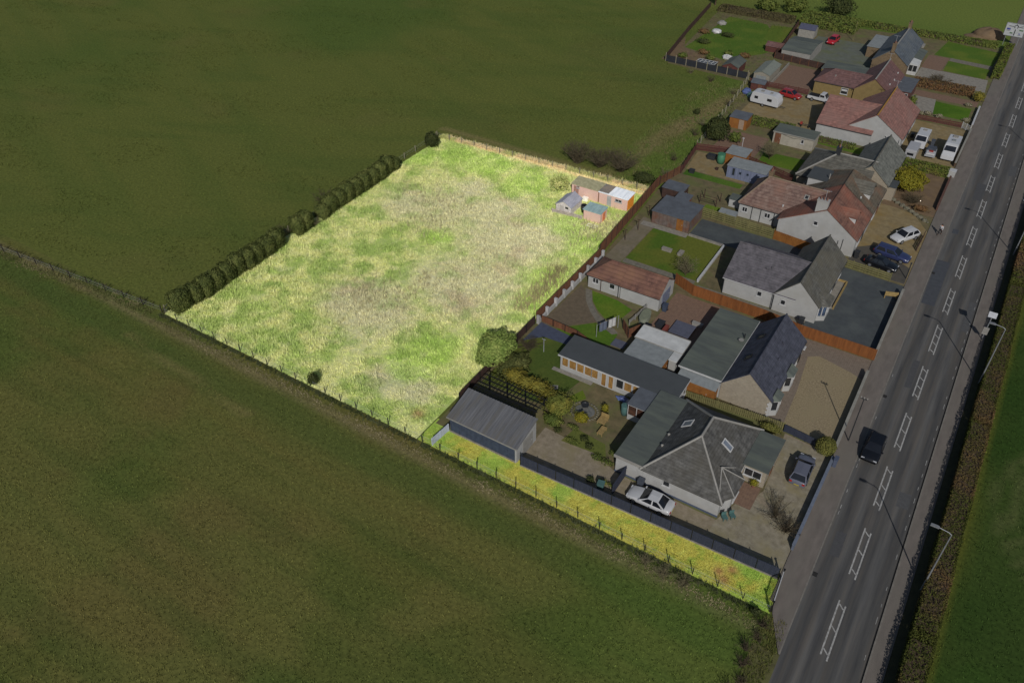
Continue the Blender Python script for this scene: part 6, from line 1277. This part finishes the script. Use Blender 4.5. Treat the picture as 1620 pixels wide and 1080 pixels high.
def boxy(name, label, cat, x, y, rz, prof, W, col, wins, wheels_y, roofbits=(), r=.3, group=None):
    """vehicle with a side profile (y, z) swept across its width; wins = (face, a0, a1, z0, z1)"""
    o = thing(name, label, cat, (x, y, .02), rz, group); part("body", MB().prism(prof, 'x', -W / 2, W / 2), col, o, world=False, bevel=.07)
    ys = [p[0] for p in prof]; y0, y1 = min(ys), max(ys)
    for f, a0, a1, z0, z1 in wins:
        mb = MB()
        for s in (-1, 1):
            if f == 'side': part("side_window", MB().box(s * (W / 2 + .004) - .012, s * (W / 2 + .004) + .012, a0, a1, z0, z1), CARG, o, world=False)
        if f == 'front': part("windscreen", MB().add([(-W * .44, a0, z0), (W * .44, a0, z0), (W * .4, a1, z1), (-W * .4, a1, z1), (-W * .44, a0 + .02, z0 + .02), (W * .44, a0 + .02, z0 + .02), (W * .4, a1 + .02, z1 + .02), (-W * .4, a1 + .02, z1 + .02)], [(0, 1, 2, 3), (4, 5, 6, 7), (0, 1, 5, 4), (1, 2, 6, 5), (2, 3, 7, 6), (3, 0, 4, 7)]), CARG, o, world=False)
        if f == 'rear': part("rear_window", MB().box(a0, a1, y0 - .02, y0 + .01, z0, z1), CARG, o, world=False)
    for bx0, bx1, by0, by1, bz0, bz1, m in roofbits: part("roof_hatch", MB().box(bx0, bx1, by0, by1, bz0, bz1), m, o, world=False, bevel=.02)
    for yy in wheels_y:
        for s in (-1, 1):
            xx = s * (W / 2 - .12); t = part("wheel", MB().prism([(yy + r * math.cos(2 * math.pi * k / 14), r + r * math.sin(2 * math.pi * k / 14)) for k in range(14)], 'x', xx - .1, xx + .14), TYRE, o, world=False); part("rim", MB().prism([(yy + r * .6 * math.cos(2 * math.pi * k / 10), r + r * .6 * math.sin(2 * math.pi * k / 10)) for k in range(10)], 'x', xx + s * .135 - .015, xx + s * .135 + .015), RIM, t, world=False)
    return o
cvn = boxy("caravan", "white touring caravan parked in the ochre yard", "caravan", -38.1, 145.4, -math.pi / 2 - .1, [(-2.6, .45), (-2.75, 1.0), (-2.45, 2.3), (-2.0, 2.45), (1.8, 2.45), (2.5, 2.1), (2.85, 1.3), (2.8, .5)], 2.15, WP, [('side', -1.9, -1.2, 1.25, 1.75), ('side', .6, 1.5, 1.25, 1.75), ('rear', -.7, .7, 1.3, 1.75)], (-.1,), ((-.35, .35, -1.2, -.6, 2.46, 2.56, LTGREY), (-.3, .3, .6, 1.1, 2.46, 2.56, LTGREY)))
part("stripe", MB().box(-1.095, -1.078, -2.4, 2.5, .95, 1.05), LTGREY, cvn, world=False); part("tow_bar", MB().box(-.06, .06, 2.85, 3.9, .42, .5), DKGREY, cvn, world=False)
boxy("motorhome", "white motorhome with roof hatches parked by the low stone wall", "motorhome", -5.35, 141.6, math.pi, [(-2.9, .4), (-2.95, 2.3), (-2.7, 2.5), (1.2, 2.6), (1.75, 2.45), (2.1, 1.6), (2.95, 1.15), (3.05, .45)], 1.95, WP, [('side', -2.0, -1.1, 1.3, 1.8), ('side', .9, 1.6, 1.2, 1.75), ('front', 2.18, 1.8, 1.64, 2.36)], (-1.7, 2.1), ((-.4, .4, -2.2, -1.4, 2.55, 2.68, LTGREY), (-.3, .3, -.4, .2, 2.6, 2.72, R_feltg)), .33)
boxy("campervan", "white van parked beside the terracotta roofed house", "van", -10.2, 143.2, math.pi, [(-2.4, .4), (-2.45, 1.95), (-2.2, 2.1), (1.1, 2.1), (1.7, 1.35), (2.45, 1.05), (2.5, .4)], 1.85, WP, [('side', -1.8, -.9, 1.2, 1.7), ('side', .1, .9, 1.15, 1.75), ('front', 1.76, 1.18, 1.4, 2.04)], (-1.5, 1.6), ((-.3, .3, -1.6, -1.1, 2.11, 2.2, LTGREY),), .32)
tr_ = boxy("box_trailer", "white box trailer beside the white van", "trailer", -10.6, 137.4, 0, [(-1.9, .5), (-1.9, 2.0), (-1.7, 2.1), (1.7, 2.1), (1.9, 2.0), (1.9, .5)], 1.7, paint("off_white_paint", A(132, 132, 134, .66)), [('rear', -.5, .5, 1.2, 1.6)], (-.2,), (), .28); part("tow_bar", MB().box(-.05, .05, 1.9, 2.8, .45, .52), DKGREY, tr_, world=False)
cr_ = thing("small_trailer", "flat trailer loaded with a red and white cover beside the motorhome", "trailer", (-8.0, 139.9), .06); part("bed", MB().box(-.8, .8, -1.6, 1.6, .45, .7), GALV, cr_, world=False); part("cover", MB().box(-.7, .7, -1.5, -.1, .702, .95), WHITEM, cr_, world=False, bevel=.08); part("load", MB().box(-.7, .7, .1, 1.5, .702, 1.15), plain("slate_plastic", A(54, 58, 66)), cr_, world=False, bevel=.08); part("red_cover", MB().box(-.3, .35, -.75, -.15, .955, 1.02), plain("red_plastic", A(120, 44, 38)), cr_, world=False)
for s in (-1, 1): part("wheel", MB().prism([(.26 * math.cos(2 * math.pi * k / 12), .26 + .26 * math.sin(2 * math.pi * k / 12)) for k in range(12)], 'x', s * .85 - .08, s * .85 + .08), TYRE, cr_, world=False)
pk = thing("pickup_truck", "white pickup truck with an open dark load bed near the ochre house", "pickup", (-29.9, 152.4, .02), -math.pi / 2 - .1)
part("body", MB().prism([(-2.3, .4), (-2.3, .95), (.3, .95), (1.1, .95), (2.2, .9), (2.3, .45)], 'x', -.85, .85), WP, pk, world=False, bevel=.05); part("cab", MB().prism([(-.1, .952), (0, 1.65), (.8, 1.65), (1.25, .955)], 'x', -.78, .78), WP, pk, world=False, bevel=.05)
part("load_bed", MB().box(-.72, .72, -2.2, -.2, .953, 1.0), BLACK, pk, world=False); part("windscreen", MB().prism([(.86, 1.62), (1.27, 1.0), (1.29, 1.0), (.88, 1.62)], 'x', -.68, .68), CARG, pk, world=False)
for s in (-1, 1): part("side_window", MB().box(s * .785 - .01, s * .785 + .01, .05, .85, 1.1, 1.5), CARG, pk, world=False); part("headlight", MB().box(s * .62 - .12, s * .62 + .12, 2.28, 2.31, .6, .75), LAMP, pk, world=False)
wheels(pk, 4.6, 1.75, r=.34)

# ================================================================ STREET FURNITURE
LPOST = plain("lamp_post_grey", A(104, 106, 109), .5, .2)
for i, (x, y, lb) in enumerate(((8.1, 52.6, "grey street lamp nearest the camera, rising from the roadside hedge"), (8.0, 84.0, "grey street lamp beside the short sign post, second along the road"), (7.75, 114.6, "street lamp in the hedge at the right edge, third along the road"), (7.7, 148.5, "fourth street lamp along the road, beyond the right edge"))):
    o = thing("street_lamp", lb, "street lamp", (x, y), 0, "street lamps along the hedge")
    part("post", MB().tube([(0, 0, 0), (0, 0, 1.4)], .095, 8).tube([(0, 0, 1.4), (0, 0, 7.9)], .075, 8, .05), LPOST, o, world=False); part("arm", MB().tube([(0, 0, 7.88), (-.25, .02, 8.02), (-1.0, .05, 8.1)], .04, 6), LPOST, o, world=False)
    h = part("lamp_head", MB().prism([(-1.7, 8.07), (-1.66, 8.17), (-1.2, 8.19), (-1.0, 8.14), (-1.0, 8.06)], 'y', -.1, .17), LPOST, o, world=False); part("lens", MB().box(-1.62, -1.15, -.05, .12, 8.03, 8.06), LAMP, h, world=False)
sg = thing("speed_sign_post", "short grey post carrying a solar panel and sign box in the hedge", "sign post", (7.0, 92.6)); part("post", MB().tube([(0, 0, 0), (0, 0, 3.6)], .06, 8), LPOST, sg, world=False); part("solar_panel", MB().add([(-.45, -.3, 3.5), (.45, -.3, 3.5), (.45, .35, 3.85), (-.45, .35, 3.85), (-.45, -.3, 3.55), (.45, -.3, 3.55), (.45, .35, 3.9), (-.45, .35, 3.9)], [(3, 2, 1, 0), (4, 5, 6, 7), (0, 1, 5, 4), (1, 2, 6, 5), (2, 3, 7, 6), (3, 0, 4, 7)]), LAMP, sg, world=False); part("sign_box", MB().box(-.3, .3, -.16, -.06, .9, 1.9), LTGREY, sg, world=False)
pp_ = thing("utility_pole", "thin dark pole with a small head on the left pavement", "pole", (-2.05, 67.2)); part("pole", MB().tube([(0, 0, 0), (0, 0, 6.3)], .07, 7, .05), DKGREY, pp_, world=False); part("crossarm", MB().box(-.35, .35, -.04, .04, 6.1, 6.18), DKGREY, pp_, world=False)
for k in (-.3, 0, .3): part("insulator", MB().lathe([(.05, 6.18), (.08, 6.25), (.04, 6.38)], k, 0, 7), LTGREY, pp_, world=False)
pq = thing("utility_pole", "dark pole at the pavement edge beside the parked cars", "pole", (-3.5, 101.0)); part("pole", MB().tube([(0, 0, 0), (0, 0, 2.4)], .07, 7), DKGREY, pq, world=False); part("cap", MB().box(-.12, .12, -.12, .12, 2.4, 2.48), DKGREY, pq, world=False)
cab_ = thing("utility_cabinet", "blue grey utility cabinet on the pavement by the round clipped bush", "cabinet", (-2.35, 63.0)); part("body", MB().box(-.18, .18, -.35, .35, .09, 1.1), plain("cabinet_blue", A(62, 68, 84)), cab_, world=False, bevel=.02); part("cap", MB().box(-.21, .21, -.38, .38, 1.102, 1.15), plain("cabinet_blue", A(62, 68, 84)), cab_, world=False)
bd = thing("notice_board", "small timber name board on the pale wall of the tarmac drive", "board", (-4.2, 95.2), .35); part("board", MB().box(-.8, .8, -.05, .05, .5, 1.1), T_wood, bd, world=False); part("post", MB().box(-.75, -.65, .051, .12, 0, 1.1), T_wood, bd, world=False); part("post", MB().box(.65, .75, .051, .12, 0, 1.1), T_wood, bd, world=False)
# the large direction sign
SGN = thing("direction_sign", "large white roundabout direction sign on two posts at the top right", "road sign", (-4.0, 202.2), -.06)
part("panel", MB().box(-1.9, 1.9, -.03, .03, 2.0, 4.7), plain("sign_white", A(146, 148, 150, .68)), SGN, world=False, bevel=.01)
part("border", MB().box(-1.88, 1.88, -.042, -.031, 2.03, 2.08).box(-1.88, 1.88, -.042, -.031, 4.62, 4.67).box(-1.88, -1.83, -.042, -.031, 2.08, 4.62).box(1.83, 1.88, -.042, -.031, 2.08, 4.62), DKGREY, SGN, world=False)
for x in (-1.3, 1.3): part("post", MB().tube([(x, .1, 0), (x, .1, 4.4)], .07, 7), LPOST, SGN, world=False)
ring = MB(); N = 18; cx, cz, ra, rb_ = .1, 4.03, .26, .4
v = []
for k in range(N + 1):
    t = math.radians(-60 + 300 * k / N)
    for rr_ in (ra, rb_):
        for yy in (-.05, -.031): v.append((cx + rr_ * math.cos(t), yy, cz + rr_ * math.sin(t)))
f = []
for k in range(N): o_ = k * 4; f += [(o_, o_ + 2, o_ + 6, o_ + 4), (o_ + 1, o_ + 5, o_ + 7, o_ + 3), (o_, o_ + 4, o_ + 5, o_ + 1), (o_ + 2, o_ + 3, o_ + 7, o_ + 6)]
part("roundabout_symbol", ring.add(v, f), BLACK, SGN, world=False)
part("route_arm", MB().box(.02, .18, -.05, -.031, 2.25, 3.5), BLACK, SGN, world=False); part("route_arm", MB().box(-1.3, -.36, -.05, -.031, 3.98, 4.08), BLACK, SGN, world=False); part("route_arm", MB().box(.56, 1.45, -.05, -.031, 3.98, 4.08), BLACK, SGN, world=False); part("route_arm", MB().box(.06, .14, -.05, -.031, 4.41, 4.55), BLACK, SGN, world=False)
part("blue_patch", MB().box(-1.55, -.85, -.045, -.031, 3.25, 3.6), plain("sign_blue", A(50, 56, 112)), SGN, world=False); part("green_patch", MB().box(-.75, -.25, -.045, -.031, 2.55, 2.8), plain("sign_green", A(60, 84, 56)), SGN, world=False); part("green_patch", MB().box(.85, 1.6, -.045, -.031, 3.3, 3.55), plain("sign_green", A(60, 84, 56)), SGN, world=False); part("blue_patch", MB().box(.9, 1.2, -.045, -.031, 2.6, 2.8), plain("sign_blue", A(50, 56, 112)), SGN, world=False)
for z, x0, x1 in ((3.05, -1.6, -.9), (4.3, .9, 1.5), (2.4, .8, 1.4)): part("lettering", MB().box(x0, x1, -.04, -.031, z, z + .07), DKGREY, SGN, world=False)

# ================================================================ PERSON
def skin(name, verts, edges, rad, m, parent, root=0, sub=1):
    me = bpy.data.meshes.new(name); me.from_pydata(verts, edges, []); o = bpy.data.objects.new(name, me); COL.objects.link(o)
    md = o.modifiers.new("skin", 'SKIN'); md.use_smooth_shade = True
    for i, r in enumerate(rad): me.skin_vertices[0].data[i].radius = (r, r) if not isinstance(r, tuple) else r
    for i in range(len(rad)): me.skin_vertices[0].data[i].use_root = i == root
    s = o.modifiers.new("sub", 'SUBSURF'); s.levels = sub; s.render_levels = sub
    dg = bpy.context.evaluated_depsgraph_get(); e = o.evaluated_get(dg); me2 = bpy.data.meshes.new_from_object(e); me2.materials.clear(); me2.materials.append(m)
    o.modifiers.clear(); o.data = me2; o.parent = parent; bpy.data.meshes.remove(me); return o
pe = thing("person", "person in a white top and dark trousers walking along the left pavement", "person", (-1.9, 114.6, .09), math.pi - .25)
SKIN = plain("skin_tone", A(150, 112, 92)); CLOTH = plain("white_top", A(150, 150, 152, .68)); TROU = plain("dark_trousers", (.012, .013, .018))
bv = [(0, 0, .95), (0, .01, 1.2), (0, .02, 1.42), (0, .03, 1.5), (0, .05, 1.62), (.19, .02, 1.40), (.25, -.12, 1.15), (.24, .02, .92), (-.19, .02, 1.40), (-.25, .14, 1.15), (-.24, .3, .98), (.1, 0, .9), (.11, .2, .5), (.11, .22, .08), (.11, .38, .04), (-.1, 0, .9), (-.11, -.12, .5), (-.11, -.36, .14), (-.11, -.28, .03), (0, .055, 1.72)]
be = [(0, 1), (1, 2), (2, 3), (3, 4), (4, 19), (2, 5), (5, 6), (6, 7), (2, 8), (8, 9), (9, 10), (0, 11), (11, 12), (12, 13), (13, 14), (0, 15), (15, 16), (16, 17), (17, 18)]
br = [.14, .13, .12, .055, .095, .06, .045, .032, .06, .045, .032, .09, .06, .04, .035, .09, .06, .04, .035, .07]
body = list(bv); 
fv, fe, fr_ = list(bv), list(be), list(br)
for hand, d in ((7, 1), (10, -1)):
    h = Vector(bv[hand])
    for k in range(5):
        a = len(fv); off = (-.03 + .015 * k) if k < 4 else .0; l_ = (.075, .085, .08, .065)[k] if k < 4 else .05
        p1 = h + Vector((0, off, -.05)) if k < 4 else h + Vector((-.03 * d, .03, -.02)); p2 = p1 + Vector((-.012 * d, .006, -l_ * .55)); 
        fv += [tuple(p1), tuple(p2)]; fe += [(hand, a), (a, a + 1)]; fr_ += [.011, .009]
skin("body", fv, fe, fr_, SKIN, pe, 0, 1)
tv = [bv[i] for i in (0, 1, 2, 5, 6, 7, 8, 9, 10)]; skin("jacket", tv, [(0, 1), (1, 2), (2, 3), (3, 4), (4, 5), (2, 6), (6, 7), (7, 8)], [.18, .17, .155, .085, .065, .05, .085, .065, .05], CLOTH, pe, 0, 1)
lv = [bv[i] for i in (0, 11, 12, 13, 15, 16, 17)]; skin("trousers", lv, [(0, 1), (1, 2), (2, 3), (0, 4), (4, 5), (5, 6)], [.165, .115, .085, .065, .115, .085, .065], TROU, pe, 0, 1)
part("hair", MB().blob((0, .035, 1.70), (.105, .115, .1), 9, 10, 7, .03), BLACK, pe, world=False)
for s in (-1, 1): part("shoe", MB().box((.11 if s > 0 else -.11) - .05, (.11 if s > 0 else -.11) + .05, (.2 if s > 0 else -.42), (.46 if s > 0 else -.2), 0, .09), BLACK, pe, world=False, bevel=.02); part("eye", MB().blob((s * .035, .145, 1.64), (.014, .01, .01), 3, 6, 4, 0), BLACK, pe, world=False)
part("nose", MB().add([(-.015, .135, 1.6), (.015, .135, 1.6), (0, .175, 1.6), (0, .14, 1.65)], [(0, 1, 2), (0, 2, 3), (1, 3, 2), (0, 3, 1)]), SKIN, pe, world=False)
